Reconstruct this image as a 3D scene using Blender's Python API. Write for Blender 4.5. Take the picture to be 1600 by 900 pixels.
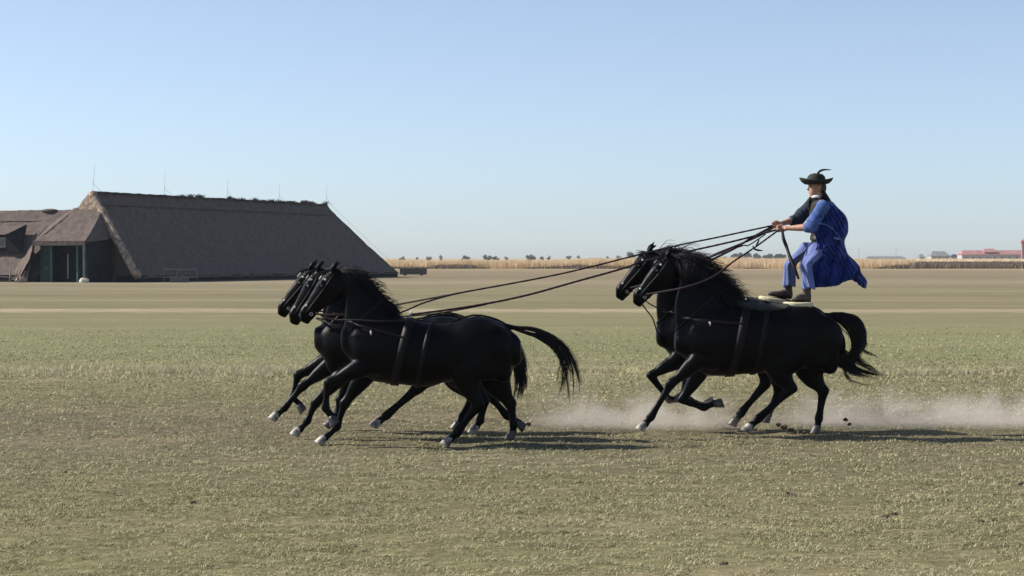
import bpy, bmesh, math, random
import numpy as np
from mathutils import Vector, noise as mnoise
random.seed(7); rng = np.random.default_rng(7)
R = math.radians
for o in list(bpy.data.objects): bpy.data.objects.remove(o)
SC = bpy.context.scene
COL = SC.collection

# ------------------------------------------------------------------ camera, sky, sun, exposure
F = 3000.0; H = 2.15; HOR = 403.0
cam_d = bpy.data.cameras.new('camera'); cam = bpy.data.objects.new('camera', cam_d); COL.objects.link(cam)
cam_d.sensor_width = 36; cam_d.lens = 36 * F / 1600
cam.location = (0, 0, H); cam.rotation_euler = (R(90) - math.atan((450 - HOR) / F), 0, 0)
cam_d.clip_end = 20000; cam_d.clip_start = 0.1
SC.camera = cam
SUN_EL = R(37); SUN_DIR = Vector((-0.985 * math.cos(SUN_EL), 0.17 * math.cos(SUN_EL), math.sin(SUN_EL))).normalized()
w = bpy.data.worlds.new('World'); SC.world = w; w.use_nodes = True
nt = w.node_tree; bg = nt.nodes['Background']
sky = nt.nodes.new('ShaderNodeTexSky'); sky.sky_type = 'NISHITA'; sky.sun_disc = False
sky.sun_elevation = SUN_EL; sky.sun_rotation = math.atan2(SUN_DIR.x, SUN_DIR.y)
sky.altitude = 0; sky.air_density = 0.7; sky.dust_density = 0.5; sky.ozone_density = 3.0
hs = nt.nodes.new('ShaderNodeHueSaturation'); hs.inputs['Saturation'].default_value = 0.72; nt.links.new(sky.outputs[0], hs.inputs['Color'])
tn = nt.nodes.new('ShaderNodeMix'); tn.data_type = 'RGBA'; tn.blend_type = 'MULTIPLY'; tn.inputs[0].default_value = 1; tn.inputs[7].default_value = (0.98, 1.025, 1.08, 1)
nt.links.new(hs.outputs[0], tn.inputs[6]); nt.links.new(tn.outputs[2], bg.inputs[0]); bg.inputs[1].default_value = 0.098
sd = bpy.data.lights.new('sun', 'SUN'); sd.energy = 5.0; sd.angle = R(0.53); sd.color = (1.0, 0.93, 0.84)
so = bpy.data.objects.new('sun', sd); COL.objects.link(so)
so.rotation_euler = (-SUN_DIR).to_track_quat('-Z', 'Y').to_euler()
SC.view_settings.view_transform = 'Standard'; SC.view_settings.look = 'None'
SC.view_settings.exposure = 0.55; SC.view_settings.gamma = 1.0
SC.render.engine = 'CYCLES'; SC.cycles.volume_bounces = 3

# ------------------------------------------------------------------ helpers
def P(px, py, Y):            # place of a photo point at a real depth
    return Vector(((px - 800) * Y / F, Y, H - (py - HOR) * Y / F))
def lin(r, g, b, k=1.0):
    f = lambda c: ((c / 255 + 0.055) / 1.055) ** 2.4 if c > 10 else c / 255 / 12.92
    return (f(r) * k, f(g) * k, f(b) * k, 1)
def ob(name, me, m=None, parent=None, smooth=True):
    o = bpy.data.objects.new(name, me); COL.objects.link(o)
    if m: me.materials.clear(); me.materials.append(m)
    if smooth and len(me.polygons): me.polygons.foreach_set('use_smooth', [True] * len(me.polygons))
    if parent: o.parent = parent; o.matrix_parent_inverse = parent.matrix_world.inverted() if False else o.matrix_parent_inverse
    if parent: o.location = -PLOC.get(parent.name, Vector((0, 0, 0)))
    return o
PLOC = {}
def empty(name, loc):
    o = bpy.data.objects.new(name, None); COL.objects.link(o); o.location = loc; o.empty_display_size = 0.2
    PLOC[o.name] = Vector(loc); return o
def tag(o, label=None, cat=None, group=None, kind=None):
    if label: o['label'] = label
    if cat: o['category'] = cat
    if group: o['group'] = group
    if kind: o['kind'] = kind
    return o
def recentre(o):             # put a one-mesh thing's origin at its base
    me = o.data; n = len(me.vertices); a = np.empty(n * 3, np.float32); me.vertices.foreach_get('co', a); a = a.reshape(-1, 3)
    c = np.array([(a[:, 0].min() + a[:, 0].max()) / 2, (a[:, 1].min() + a[:, 1].max()) / 2, a[:, 2].min()])
    me.vertices.foreach_set('co', (a - c).astype(np.float32).ravel()); o.location = Vector(o.location) + Vector(c); return o

class MB:
    def __init__(s): s.v = []; s.f = []
    def add(s, vs, fs):
        b = len(s.v); s.v += [tuple(v) for v in vs]; s.f += [tuple(i + b for i in f) for f in fs]
    def box(s, c, sz, ex=None, ey=None, ez=None):
        c = Vector(c); ex = Vector(ex or (1, 0, 0)); ey = Vector(ey or (0, 1, 0)); ez = Vector(ez or (0, 0, 1))
        hx, hy, hz = sz[0] / 2, sz[1] / 2, sz[2] / 2
        vs = [c + ex * hx * a + ey * hy * b + ez * hz * d for d in (-1, 1) for a, b in ((-1, -1), (1, -1), (1, 1), (-1, 1))]
        s.add(vs, [(0, 3, 2, 1), (4, 5, 6, 7), (0, 1, 5, 4), (1, 2, 6, 5), (2, 3, 7, 6), (3, 0, 4, 7)])
    def rings(s, rings, cap=True, close=True):
        n = len(rings[0]); b = len(s.v)
        for r in rings: s.v += [tuple(p) for p in r]
        for i in range(len(rings) - 1):
            for j in range(n if close else n - 1):
                k = (j + 1) % n
                s.f.append((b + i * n + j, b + i * n + k, b + (i + 1) * n + k, b + (i + 1) * n + j))
        if cap:
            for ri, flip in ((0, True), (len(rings) - 1, False)):
                c = sum((Vector(p) for p in rings[ri]), Vector()) / n; s.v.append(tuple(c)); ci = len(s.v) - 1
                for j in range(n):
                    k = (j + 1) % n; t = (b + ri * n + j, b + ri * n + k, ci)
                    s.f.append(t[::-1] if flip else t)
    def tube(s, pts, rad, n=6, lat=None):
        pts = [Vector(p) for p in pts]
        if not hasattr(rad, '__len__'): rad = [rad] * len(pts)
        rs = []
        for i, p in enumerate(pts):
            t = (pts[min(i + 1, len(pts) - 1)] - pts[max(i - 1, 0)]).normalized()
            a = t.orthogonal().normalized() if lat is None else (Vector(lat) - t * t.dot(Vector(lat))).normalized()
            b = t.cross(a)
            rs.append([p + (a * math.cos(q) + b * math.sin(q)) * rad[i] for q in [2 * math.pi * j / n for j in range(n)]])
        s.rings(rs)
    def mesh(s, name):
        me = bpy.data.meshes.new(name); me.from_pydata(s.v, [], s.f); me.update(); return me
    def build(s, name, m, parent=None, smooth=False):
        return ob(name, s.mesh(name), m, parent, smooth)

def interp(st, sub=4):       # Catmull-Rom through rows of numbers
    a = np.array(st, float); out = []
    for i in range(len(a) - 1):
        p0 = a[max(i - 1, 0)]; p1 = a[i]; p2 = a[i + 1]; p3 = a[min(i + 2, len(a) - 1)]
        for k in range(sub):
            t = k / sub
            out.append(0.5 * ((2 * p1) + (-p0 + p2) * t + (2 * p0 - 5 * p1 + 4 * p2 - p3) * t * t + (-p0 + 3 * p1 - 3 * p2 + p3) * t ** 3))
    out.append(a[-1]); return np.array(out)
def loft_se(mb, st, n=20, ex=2.2, sub=4):
    """st rows: cx,cy,cz, ux,uy,uz, vx,vy,vz (centre and the two half axes); rounded ends"""
    a = interp(st, sub)
    rings = []
    def ring(c, u, v, k):
        r = []
        for j in range(n):
            q = 2 * math.pi * j / n; cs, sn = math.cos(q), math.sin(q)
            e = 2 / ex; X = abs(cs) ** e * (1 if cs > 0 else -1); Z = abs(sn) ** e * (1 if sn > 0 else -1)
            r.append(c + (u * X + v * Z) * k)
        return r
    cs = [Vector(r[0:3]) for r in a]; us = [Vector(r[3:6]) for r in a]; vs = [Vector(r[6:9]) for r in a]
    for end in (0,):
        t = (cs[0] - cs[1]).normalized(); rr = min(us[0].length, vs[0].length)
        for q in (0.25, 0.6, 0.88): rings.append(ring(cs[0] + t * rr * (1 - q) ** 0.8 * 0.9, us[0], vs[0], math.sin(math.acos(max(0, (1 - q) ** 0.8 * 0.98)))))
    for i in range(len(cs)): rings.append(ring(cs[i], us[i], vs[i], 1))
    t = (cs[-1] - cs[-2]).normalized(); rr = min(us[-1].length, vs[-1].length)
    for q in (0.88, 0.6, 0.25): rings.append(ring(cs[-1] + t * rr * (1 - q) ** 0.8 * 0.9, us[-1], vs[-1], math.sin(math.acos(max(0, (1 - q) ** 0.8 * 0.98)))))
    mb.rings(rings)
def limb(mb, pts, n=14, lat=(0, 1, 0), ex=2.0, sub=4):
    """pts: (Vector, in-plane radius, lateral radius)"""
    ps = [Vector(p[0]) for p in pts]; st = []
    for i, (p, ra, rb) in enumerate(pts):
        t = (ps[min(i + 1, len(ps) - 1)] - ps[max(i - 1, 0)]).normalized()
        L = Vector(lat); L = (L - t * t.dot(L)).normalized(); u = t.cross(L)
        st.append(list(ps[i]) + list(u * ra) + list(L * rb))
    loft_se(mb, st, n, ex, sub)
def ellipsoid(mb, c, a, b, d, n=14, m=8):
    c, a, b, d = Vector(c), Vector(a), Vector(b), Vector(d); rings = []
    for i in range(1, m):
        th = math.pi * i / m
        rings.append([c + a * math.cos(th) + (b * math.cos(q) + d * math.sin(q)) * math.sin(th) for q in [2 * math.pi * j / n for j in range(n)]])
    mb.rings(rings)
def skinmesh(mb, name, voxel, smooth=4, fac=0.5, sub=False):
    """union of the overlapping volumes as ONE continuous surface"""
    me = mb.mesh(name); bm = bmesh.new(); bm.from_mesh(me); bmesh.ops.recalc_face_normals(bm, faces=bm.faces); bm.to_mesh(me); bm.free()
    o = bpy.data.objects.new('tmp', me); COL.objects.link(o)
    md = o.modifiers.new('r', 'REMESH'); md.mode = 'VOXEL'; md.voxel_size = voxel; md.use_smooth_shade = True
    ms = o.modifiers.new('s', 'SMOOTH'); ms.factor = fac; ms.iterations = smooth
    bpy.context.view_layer.update()
    dg = bpy.context.evaluated_depsgraph_get()
    m2 = bpy.data.meshes.new_from_object(o.evaluated_get(dg)); m2.name = name
    bpy.data.objects.remove(o); bpy.data.meshes.remove(me)
    return m2
def fastmesh(name, V, Fq, attr=None):
    V = np.asarray(V, np.float32); Fq = np.asarray(Fq, np.int32); k = Fq.shape[1]
    me = bpy.data.meshes.new(name); me.vertices.add(len(V)); me.vertices.foreach_set('co', V.ravel())
    me.loops.add(Fq.size); me.loops.foreach_set('vertex_index', Fq.ravel())
    me.polygons.add(len(Fq)); me.polygons.foreach_set('loop_start', np.arange(0, Fq.size, k, dtype=np.int32))
    me.update(calc_edges=True)
    if attr is not None:
        at = me.attributes.new('tint', 'FLOAT', 'POINT'); at.data.foreach_set('value', np.asarray(attr, np.float32))
    return me
def strands(paths, r0, r1=0.3):
    """paths: (N,K,3) array -> 3-sided tapering hairs"""
    A = np.asarray(paths, float); N, K, _ = A.shape
    T = np.gradient(A, axis=1); T /= np.linalg.norm(T, axis=2, keepdims=True) + 1e-9
    ref = np.array([0.13, 1, 0.21]); U = np.cross(T, ref); U /= np.linalg.norm(U, axis=2, keepdims=True) + 1e-9
    W = np.cross(T, U); tt = np.linspace(0, 1, K)
    rad = (r0 * (1 - (1 - r1) * tt ** 2))[None, :, None] * (0.7 + 0.6 * rng.random((N, 1, 1)))
    vs = []
    for q in range(3):
        a = 2 * math.pi * q / 3; vs.append(A + rad * (U * math.cos(a) + W * math.sin(a)))
    V = np.stack(vs, 2).reshape(-1, 3)
    idx = np.arange(N * K * 3).reshape(N, K, 3); fs = []
    for q in range(3):
        q2 = (q + 1) % 3
        fs.append(np.stack([idx[:, :-1, q], idx[:, :-1, q2], idx[:, 1:, q2], idx[:, 1:, q]], -1).reshape(-1, 4))
    tint = np.repeat(rng.random(N), K * 3)
    return V, np.concatenate(fs), tint
def bez(ctrl, K):            # (N,C,3) control -> (N,K,3) smooth curve
    C = np.asarray(ctrl, float); n = C.shape[1] - 1; t = np.linspace(0, 1, K); out = 0
    for i in range(n + 1):
        out = out + math.comb(n, i) * ((1 - t) ** (n - i) * t ** i)[None, :, None] * C[:, i:i + 1, :]
    return out

# ------------------------------------------------------------------ materials
def new_mat(name):
    m = bpy.data.materials.new(name); m.use_nodes = True; t = m.node_tree; return m, t, t.nodes['Principled BSDF']
def mat(name, c, rough=0.8, spec=0.3, var=0.25, scale=8.0, bump=0.0, bscale=40.0, c2=None, metal=0.0, stretch=None, sheen=0.0, bdist=0.02):
    m, t, b = new_mat(name); N = t.nodes; Lk = t.links
    c = tuple(c)[:3]; c2 = tuple(c2)[:3] if c2 else tuple(x * (1 - var) for x in c)
    tc = N.new('ShaderNodeTexCoord'); mp = N.new('ShaderNodeMapping'); Lk.new(tc.outputs['Object'], mp.inputs[0])
    if stretch: mp.inputs['Scale'].default_value = stretch
    nz = N.new('ShaderNodeTexNoise'); nz.inputs['Scale'].default_value = scale; nz.inputs['Detail'].default_value = 5; Lk.new(mp.outputs[0], nz.inputs[0])
    cr = N.new('ShaderNodeValToRGB'); cr.color_ramp.elements[0].position = 0.35; cr.color_ramp.elements[1].position = 0.65
    cr.color_ramp.elements[0].color = (*c2, 1); cr.color_ramp.elements[1].color = (*tuple(min(1, x * (1 + var * .5)) for x in c), 1)
    Lk.new(nz.outputs[0], cr.inputs[0]); Lk.new(cr.outputs[0], b.inputs['Base Color'])
    b.inputs['Roughness'].default_value = rough; b.inputs['Specular IOR Level'].default_value = spec; b.inputs['Metallic'].default_value = metal
    b.inputs['Sheen Weight'].default_value = sheen
    if bump:
        n2 = N.new('ShaderNodeTexNoise'); n2.inputs['Scale'].default_value = bscale; n2.inputs['Detail'].default_value = 4; Lk.new(mp.outputs[0], n2.inputs[0])
        bp = N.new('ShaderNodeBump'); bp.inputs['Strength'].default_value = bump; bp.inputs['Distance'].default_value = bdist
        Lk.new(n2.outputs[0], bp.inputs['Height']); Lk.new(bp.outputs[0], b.inputs['Normal'])
    return m
def tint_mat(name, cols, rough=0.8, spec=0.2, transl=0.0):
    m, t, b = new_mat(name); N = t.nodes; Lk = t.links
    at = N.new('ShaderNodeAttribute'); at.attribute_name = 'tint'; cr = N.new('ShaderNodeValToRGB'); e = cr.color_ramp.elements
    while len(e) < len(cols): e.new(0.5)
    for i, c in enumerate(cols): e[i].position = i / (len(cols) - 1); e[i].color = (*c[:3], 1)
    Lk.new(at.outputs['Fac'], cr.inputs[0]); Lk.new(cr.outputs[0], b.inputs['Base Color'])
    b.inputs['Roughness'].default_value = rough; b.inputs['Specular IOR Level'].default_value = spec
    if transl:
        tr = N.new('ShaderNodeBsdfTranslucent'); Lk.new(cr.outputs[0], tr.inputs[0]); mx = N.new('ShaderNodeMixShader'); mx.inputs[0].default_value = transl
        Lk.new(b.outputs[0], mx.inputs[1]); Lk.new(tr.outputs[0], mx.inputs[2]); Lk.new(mx.outputs[0], t.nodes['Material Output'].inputs[0])
    return m
M = {}
M['coat'] = mat('black coat', (0.0014, 0.0014, 0.0020), 0.38, 0.10, 0.4, 3, 0.25, 160, bdist=0.004)
M['hair'] = tint_mat('black horsehair', [(0.003, 0.003, 0.004), (0.006, 0.006, 0.008), (0.012, 0.010, 0.011)], 0.5, 0.2)
M['hoof'] = mat('pale hoof horn', (0.36, 0.34, 0.31), 0.5, 0.4, 0.5, 14, c2=(0.09, 0.08, 0.07))
M['darkhoof'] = mat('dark hoof horn', (0.06, 0.055, 0.05), 0.45, 0.5, 0.4, 14)
M['leather'] = mat('black leather', (0.006, 0.005, 0.006), 0.55, 0.18, 0.3, 30)
M['brownleather'] = mat('brown leather', (0.014, 0.010, 0.010), 0.5, 0.25, 0.4, 30)
M['steel'] = mat('polished buckle steel', (0.75, 0.75, 0.74), 0.25, 0.5, 0.1, 20, metal=1.0)
M['white'] = mat('white enamel stud', (0.75, 0.75, 0.73), 0.4, 0.5, 0.1, 20)
M['eye'] = mat('horse eye', (0.012, 0.007, 0.004), 0.08, 0.7, 0.2, 10)
M['rope'] = mat('dark braided rein', (0.030, 0.018, 0.020), 0.75, 0.25, 0.5, 60)
M['pad'] = mat('dark green saddle felt', (0.022, 0.028, 0.022), 0.85, 0.2, 0.4, 25, 0.4, 120, sheen=0.1)
M['footpad'] = mat('cream foot board', (0.62, 0.56, 0.36), 0.7, 0.3, 0.2, 18, 0.2, 60)
M['blue'] = mat('blue cotton', (0.011, 0.027, 0.17), 0.85, 0.15, 0.25, 6, 0.35, 60, sheen=0.15)
M['paleblue'] = mat('sunlit blue cotton', (0.135, 0.175, 0.38), 0.85, 0.15, 0.2, 9, 0.35, 60, sheen=0.15)  # sunlit tone of the trouser blue put into the base colour
M['shirt'] = mat('blue shirt cloth', (0.075, 0.13, 0.33), 0.85, 0.15, 0.3, 14, 0.4, 90)
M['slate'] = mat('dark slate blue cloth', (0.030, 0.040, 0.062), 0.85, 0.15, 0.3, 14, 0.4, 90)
M['vest'] = mat('dark grey waistcoat wool', (0.035, 0.032, 0.030), 0.85, 0.2, 0.4, 30, 0.3, 120)
M['blackcloth'] = mat('black felt', (0.012, 0.012, 0.011), 0.8, 0.25, 0.4, 30, 0.2, 120)
M['hat'] = mat('dark olive felt hat', (0.022, 0.023, 0.018), 0.75, 0.25, 0.35, 30, 0.2, 120)
M['skin'] = mat('weathered skin', (0.42, 0.225, 0.15), 0.55, 0.4, 0.18, 20, 0.15, 120)
M['shoe'] = mat('dark brown shoe leather', (0.05, 0.035, 0.035), 0.45, 0.5, 0.5, 30)
M['collar'] = mat('white shirt collar', (0.62, 0.63, 0.66), 0.8, 0.2, 0.1, 20)
M['thatch'] = mat('weathered reed thatch', (0.132, 0.104, 0.090), 0.95, 0.1, 0.2, 2.6, 0.8, 14, c2=(0.100, 0.080, 0.070), stretch=(1, 1, 0.55), bdist=0.06)
M['ridge'] = mat('straw coloured thatch', (0.36, 0.28, 0.21), 0.95, 0.1, 0.35, 2.5, 0.8, 8, c2=(0.17, 0.13, 0.10), bdist=0.1)
M['green'] = mat('dark green painted boards', (0.008, 0.034, 0.028), 0.6, 0.4, 0.35, 2)
M['teal'] = mat('weathered teal post', (0.055, 0.095, 0.088), 0.7, 0.3, 0.35, 3)
M['dark'] = mat('near-black barn shade', (0.02, 0.02, 0.022), 0.9, 0.1, 0.3, 2)  # shade of the barn openings and porch side put into the colour
M['rust'] = mat('weathered dark pipe', (0.10, 0.10, 0.10), 0.6, 0.3, 0.3, 6)
M['metal'] = mat('grey galvanised pipe', (0.30, 0.30, 0.29), 0.5, 0.5, 0.3, 6)
M['wood'] = mat('bleached wood', (0.34, 0.27, 0.22), 0.85, 0.2, 0.4, 5)
M['stone'] = mat('pale stone', (0.62, 0.58, 0.48), 0.85, 0.2, 0.3, 4, 0.4, 12)
M['clod'] = mat('dry brown earth', (0.085, 0.060, 0.045), 0.95, 0.1, 0.4, 15, 0.6, 40)
M['redroof'] = mat('haze-paled red tiles', (0.36, 0.17, 0.16), 0.8, 0.2, 0.25, 0.6, 0.3, 3)  # red lightened and greyed, putting distance haze into the colour
M['wall'] = mat('whitewashed wall', (0.40, 0.36, 0.32), 0.85, 0.2, 0.12, 0.4)
M['greyroof'] = mat('grey barn sheeting', (0.20, 0.20, 0.20), 0.7, 0.3, 0.2, 0.4)
M['glass'] = mat('dark window glass', (0.02, 0.025, 0.03), 0.1, 0.6, 0.1, 1)
M['bark'] = mat('tree bark', (0.09, 0.07, 0.055), 0.9, 0.1, 0.3, 2)
M['leaf'] = tint_mat('tree leaves', [(0.020, 0.032, 0.012), (0.045, 0.065, 0.022), (0.085, 0.095, 0.035)], 0.8, 0.2, 0.25)
M['brownleaf'] = tint_mat('dry brown scrub', [(0.12, 0.095, 0.07), (0.21, 0.16, 0.11), (0.30, 0.23, 0.15)], 0.85, 0.15, 0.2)
M['reed'] = tint_mat('golden reeds', [(0.62, 0.46, 0.27), (0.80, 0.64, 0.41), (0.90, 0.76, 0.53)], 0.85, 0.15, 0.25)
M['grass'] = tint_mat('short dry grass', [(0.17, 0.162, 0.084), (0.33, 0.315, 0.172), (0.46, 0.43, 0.255), (0.60, 0.55, 0.37)], 0.85, 0.15, 0.25)

def ground_material():
    m, t, b = new_mat('steppe ground'); N = t.nodes; Lk = t.links
    tc = N.new('ShaderNodeTexCoord')
    def noise(scale, detail=6, sc=None, rough=0.6):
        mp = N.new('ShaderNodeMapping'); Lk.new(tc.outputs['Object'], mp.inputs[0])
        if sc: mp.inputs['Scale'].default_value = sc
        n = N.new('ShaderNodeTexNoise'); n.inputs['Scale'].default_value = scale; n.inputs['Detail'].default_value = detail; n.inputs['Roughness'].default_value = rough
        Lk.new(mp.outputs[0], n.inputs[0]); return n.outputs[0]
    def math_(op, a, b_, c=None):
        n = N.new('ShaderNodeMath'); n.operation = op
        for i, x in enumerate((a, b_, c)):
            if x is None: continue
            if isinstance(x, (int, float)): n.inputs[i].default_value = x
            else: Lk.new(x, n.inputs[i])
        return n.outputs[0]
    sx = N.new('ShaderNodeSeparateXYZ'); Lk.new(tc.outputs['Object'], sx.inputs[0])
    # strips of tracks, green and dry turf lie across the plain, one behind the other
    tt = math_('DIVIDE', 12.9, math_('MAXIMUM', sx.outputs['Y'], 9.0))
    wob = math_('MULTIPLY', math_('SUBTRACT', noise(1.0, 4, (0.03, 0.05, 1)), 0.5), 0.05)
    wob2 = math_('MULTIPLY', math_('SUBTRACT', noise(1.0, 5, (0.6, 0.5, 1)), 0.5), 0.10)
    wob2 = math_('MULTIPLY', wob2, tt)
    tw = math_('ADD', tt, math_('ADD', math_('MULTIPLY', wob, tt), wob2))
    cr = N.new('ShaderNodeValToRGB'); e = cr.color_ramp.elements; K = GK
    stops = [(0.0, (205, 180, 142)), (0.03, (195, 172, 136)), (0.04, (150, 134, 110)), (0.062, (136, 124, 102)), (0.075, (160, 147, 123)), (0.088, (138, 128, 103)), (0.105, (144, 136, 107)), (0.117, (128, 122, 94)), (0.125, (142, 134, 106)), (0.150, (130, 125, 95)),
             (0.158, (134, 128, 99)), (0.162, (190, 176, 148)), (0.166, (190, 176, 148)), (0.172, (138, 134, 100)), (0.28, (134, 137, 98)), (0.338, (136, 133, 98)), (0.353, (172, 160, 126)),
             (0.366, (136, 131, 100)), (0.42, (122, 118, 88)), (0.50, (111, 103, 85)), (0.60, (114, 108, 86)), (0.75, (123, 118, 89)), (0.90, (126, 122, 89)), (1.0, (124, 121, 86))]
    while len(e) < len(stops): e.new(0.5)
    for i, (p, c) in enumerate(stops): e[i].position = p; e[i].color = lin(*c, K)
    Lk.new(tw, cr.inputs[0])
    def mixc(fac, a, col, mode='MIX'):
        n = N.new('ShaderNodeMix'); n.data_type = 'RGBA'; n.blend_type = mode
        if isinstance(fac, (int, float)): n.inputs[0].default_value = fac
        else: Lk.new(fac, n.inputs[0])
        Lk.new(a, n.inputs[6])
        if isinstance(col, tuple): n.inputs[7].default_value = col
        else: Lk.new(col, n.inputs[7])
        return n.outputs[2]
    def ramp(x, p0, p1):
        n = N.new('ShaderNodeMapRange'); n.inputs[1].default_value = p0; n.inputs[2].default_value = p1; Lk.new(x, n.inputs[0]); return n.outputs[0]
    c = cr.outputs[0]
    c = mixc(math_('MULTIPLY', ramp(noise(0.35, 5, (0.35, 1, 1)), 0.45, 0.7), 0.25), c, lin(112, 111, 80, K))        # greener patches
    c = mixc(math_('MULTIPLY', ramp(noise(0.5, 5, (0.3, 1.2, 1)), 0.52, 0.75), 0.5), c, lin(170, 152, 125, K))       # dry straw patches
    farm = ramp(sx.outputs['Y'], 30, 90)
    c = mixc(math_('MULTIPLY', math_('MULTIPLY', ramp(noise(1.0, 5, (0.012, 0.10, 1), 0.7), 0.46, 0.62), farm), 0.5), c, lin(128, 120, 92, K))
    c = mixc(math_('MULTIPLY', math_('MULTIPLY', ramp(noise(1.0, 6, (0.02, 0.16, 1), 0.75), 0.50, 0.66), farm), 0.4), c, lin(178, 164, 134, K))
    c = mixc(math_('MULTIPLY', math_('MULTIPLY', ramp(noise(1.0, 6, (0.9, 1.6, 1), 0.8), 0.5, 0.66), farm), 0.28), c, lin(112, 110, 82, K))
    c = mixc(math_('MULTIPLY', ramp(noise(3.0, 6, (0.4, 1, 1)), 0.50, 0.72), 0.3), c, lin(92, 84, 66, K))           # bare soil
    near = math_('SUBTRACT', 1.0, ramp(sx.outputs['Y'], 26, 46))
    c = mixc(math_('MULTIPLY', math_('MULTIPLY', ramp(noise(14.0, 5, (0.6, 1, 1)), 0.52, 0.70), near), 0.5), c, lin(190, 178, 140, K))
    c = mixc(math_('MULTIPLY', math_('MULTIPLY', ramp(noise(26.0, 4, (0.4, 1, 1)), 0.56, 0.68), near), 0.35), c, lin(66, 62, 48, K))
    Lk.new(c, b.inputs['Base Color']); b.inputs['Roughness'].default_value = 1.0; b.inputs['Specular IOR Level'].default_value = 0.05
    bp = N.new('ShaderNodeBump'); bp.inputs['Strength'].default_value = 0.8; bp.inputs['Distance'].default_value = 0.05
    h = math_('ADD', noise(12, 6, (0.5, 1, 1)), math_('MULTIPLY', noise(2.0, 4, (0.4, 1, 1)), 1.5)); Lk.new(h, bp.inputs['Height']); Lk.new(bp.outputs[0], b.inputs['Normal'])
    return m
GK = 0.80
M['ground'] = ground_material()

# ------------------------------------------------------------------ ground
def fbm2(x, y, seed, octs=4, s0=1.0):
    """cheap value noise on arrays"""
    out = np.zeros_like(x); amp = 1.0; tot = 0
    r = np.random.default_rng(seed); tab = r.random((256, 256))
    for o in range(octs):
        X = x * s0 * 2 ** o + 37.1 * o; Y = y * s0 * 2 ** o + 11.7 * o
        xi = np.floor(X).astype(int); yi = np.floor(Y).astype(int); fx = X - xi; fy = Y - yi
        fx = fx * fx * (3 - 2 * fx); fy = fy * fy * (3 - 2 * fy)
        g = lambda a, b: tab[(xi + a) % 256, (yi + b) % 256]
        out += amp * ((g(0, 0) * (1 - fx) + g(1, 0) * fx) * (1 - fy) + (g(0, 1) * (1 - fx) + g(1, 1) * fx) * fy); tot += amp; amp *= 0.5
    return out / tot
def ground_z(x, y):
    x = np.asarray(x, float); y = np.asarray(y, float)
    fall = np.clip(1 - (y - 30) / 15, 0, 1) * np.clip((y - 8) / 3, 0, 1) * np.clip((20 - abs(x)) / 5, 0, 1)
    a = fbm2(x * 0.55, y, 3, 4, 3.2) - 0.5; b = fbm2(x * 0.5, y, 4, 2, 0.6) - 0.5
    return (a * 0.075 + b * 0.03) * fall - 0.012
def make_ground():
    xs = np.concatenate([-np.geomspace(9000, 16, 34), np.linspace(-15, 15, 460), np.geomspace(16, 9000, 34)])
    ys = np.concatenate([[-60, -20, 0, 6, 9, 11], np.linspace(12, 33, 430), np.geomspace(33.3, 12000, 60)])
    X, Y = np.meshgrid(xs, ys); Z = ground_z(X, Y)
    V = np.stack([X, Y, Z], -1).reshape(-1, 3); n, m_ = X.shape; idx = np.arange(n * m_).reshape(n, m_)
    Fq = np.stack([idx[:-1, :-1], idx[:-1, 1:], idx[1:, 1:], idx[1:, :-1]], -1).reshape(-1, 4)
    return tag(ob('ground', fastmesh('ground', V, Fq), M['ground']), kind='structure')
make_ground()

def blades(name, x, y, z0, h, wd, tint, lean, m, label, bend=0.5, ybias=0.3, flat=False):
    n = len(x); z0 = np.zeros(n) + z0; ang = rng.random(n) * 2 * math.pi
    la = rng.random(n) * 2 * math.pi; lx = np.cos(la) * lean * h; ly = np.sin(la) * lean * h
    if flat: ang = la + math.pi / 2; ybias = 1.0
    dx = np.cos(ang) * wd / 2; dy = np.sin(ang) * wd / 2 * ybias
    V = np.empty((n, 5, 3)); 
    V[:, 0] = np.stack([x - dx, y - dy, z0 - 0.01], -1); V[:, 1] = np.stack([x + dx, y + dy, z0 - 0.01], -1)
    V[:, 2] = np.stack([x + lx * bend * .4 + dx * .7, y + ly * bend * .4 + dy * .7, z0 + h * .6], -1); V[:, 3] = np.stack([x + lx * bend * .4 - dx * .7, y + ly * bend * .4 - dy * .7, z0 + h * .6], -1)
    V[:, 4] = np.stack([x + lx, y + ly, z0 + h], -1)
    i = np.arange(n)[:, None] * 5
    Fq = np.concatenate([i + np.array([[0, 1, 2, 3]]), i + np.array([[3, 2, 4, 4]])])
    # second face is a triangle: write as quad with a repeated corner avoided
    me = bpy.data.meshes.new(name); me.vertices.add(n * 5); me.vertices.foreach_set('co', V.astype(np.float32).ravel())
    q = (i + np.array([[0, 1, 2, 3]])).astype(np.int32); t = (i + np.array([[3, 2, 4]])).astype(np.int32)
    me.loops.add(n * 7); me.loops.foreach_set('vertex_index', np.concatenate([q.ravel(), t.ravel()]))
    me.polygons.add(n * 2); me.polygons.foreach_set('loop_start', np.concatenate([np.arange(n) * 4, n * 4 + np.arange(n) * 3]).astype(np.int32))
    me.update(calc_edges=True); at = me.attributes.new('tint', 'FLOAT', 'POINT'); at.data.foreach_set('value', np.repeat(tint, 5).astype(np.float32))
    o = ob(name, me, m, None, False); return tag(o, label, name.replace('_', ' '), kind='stuff')
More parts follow.
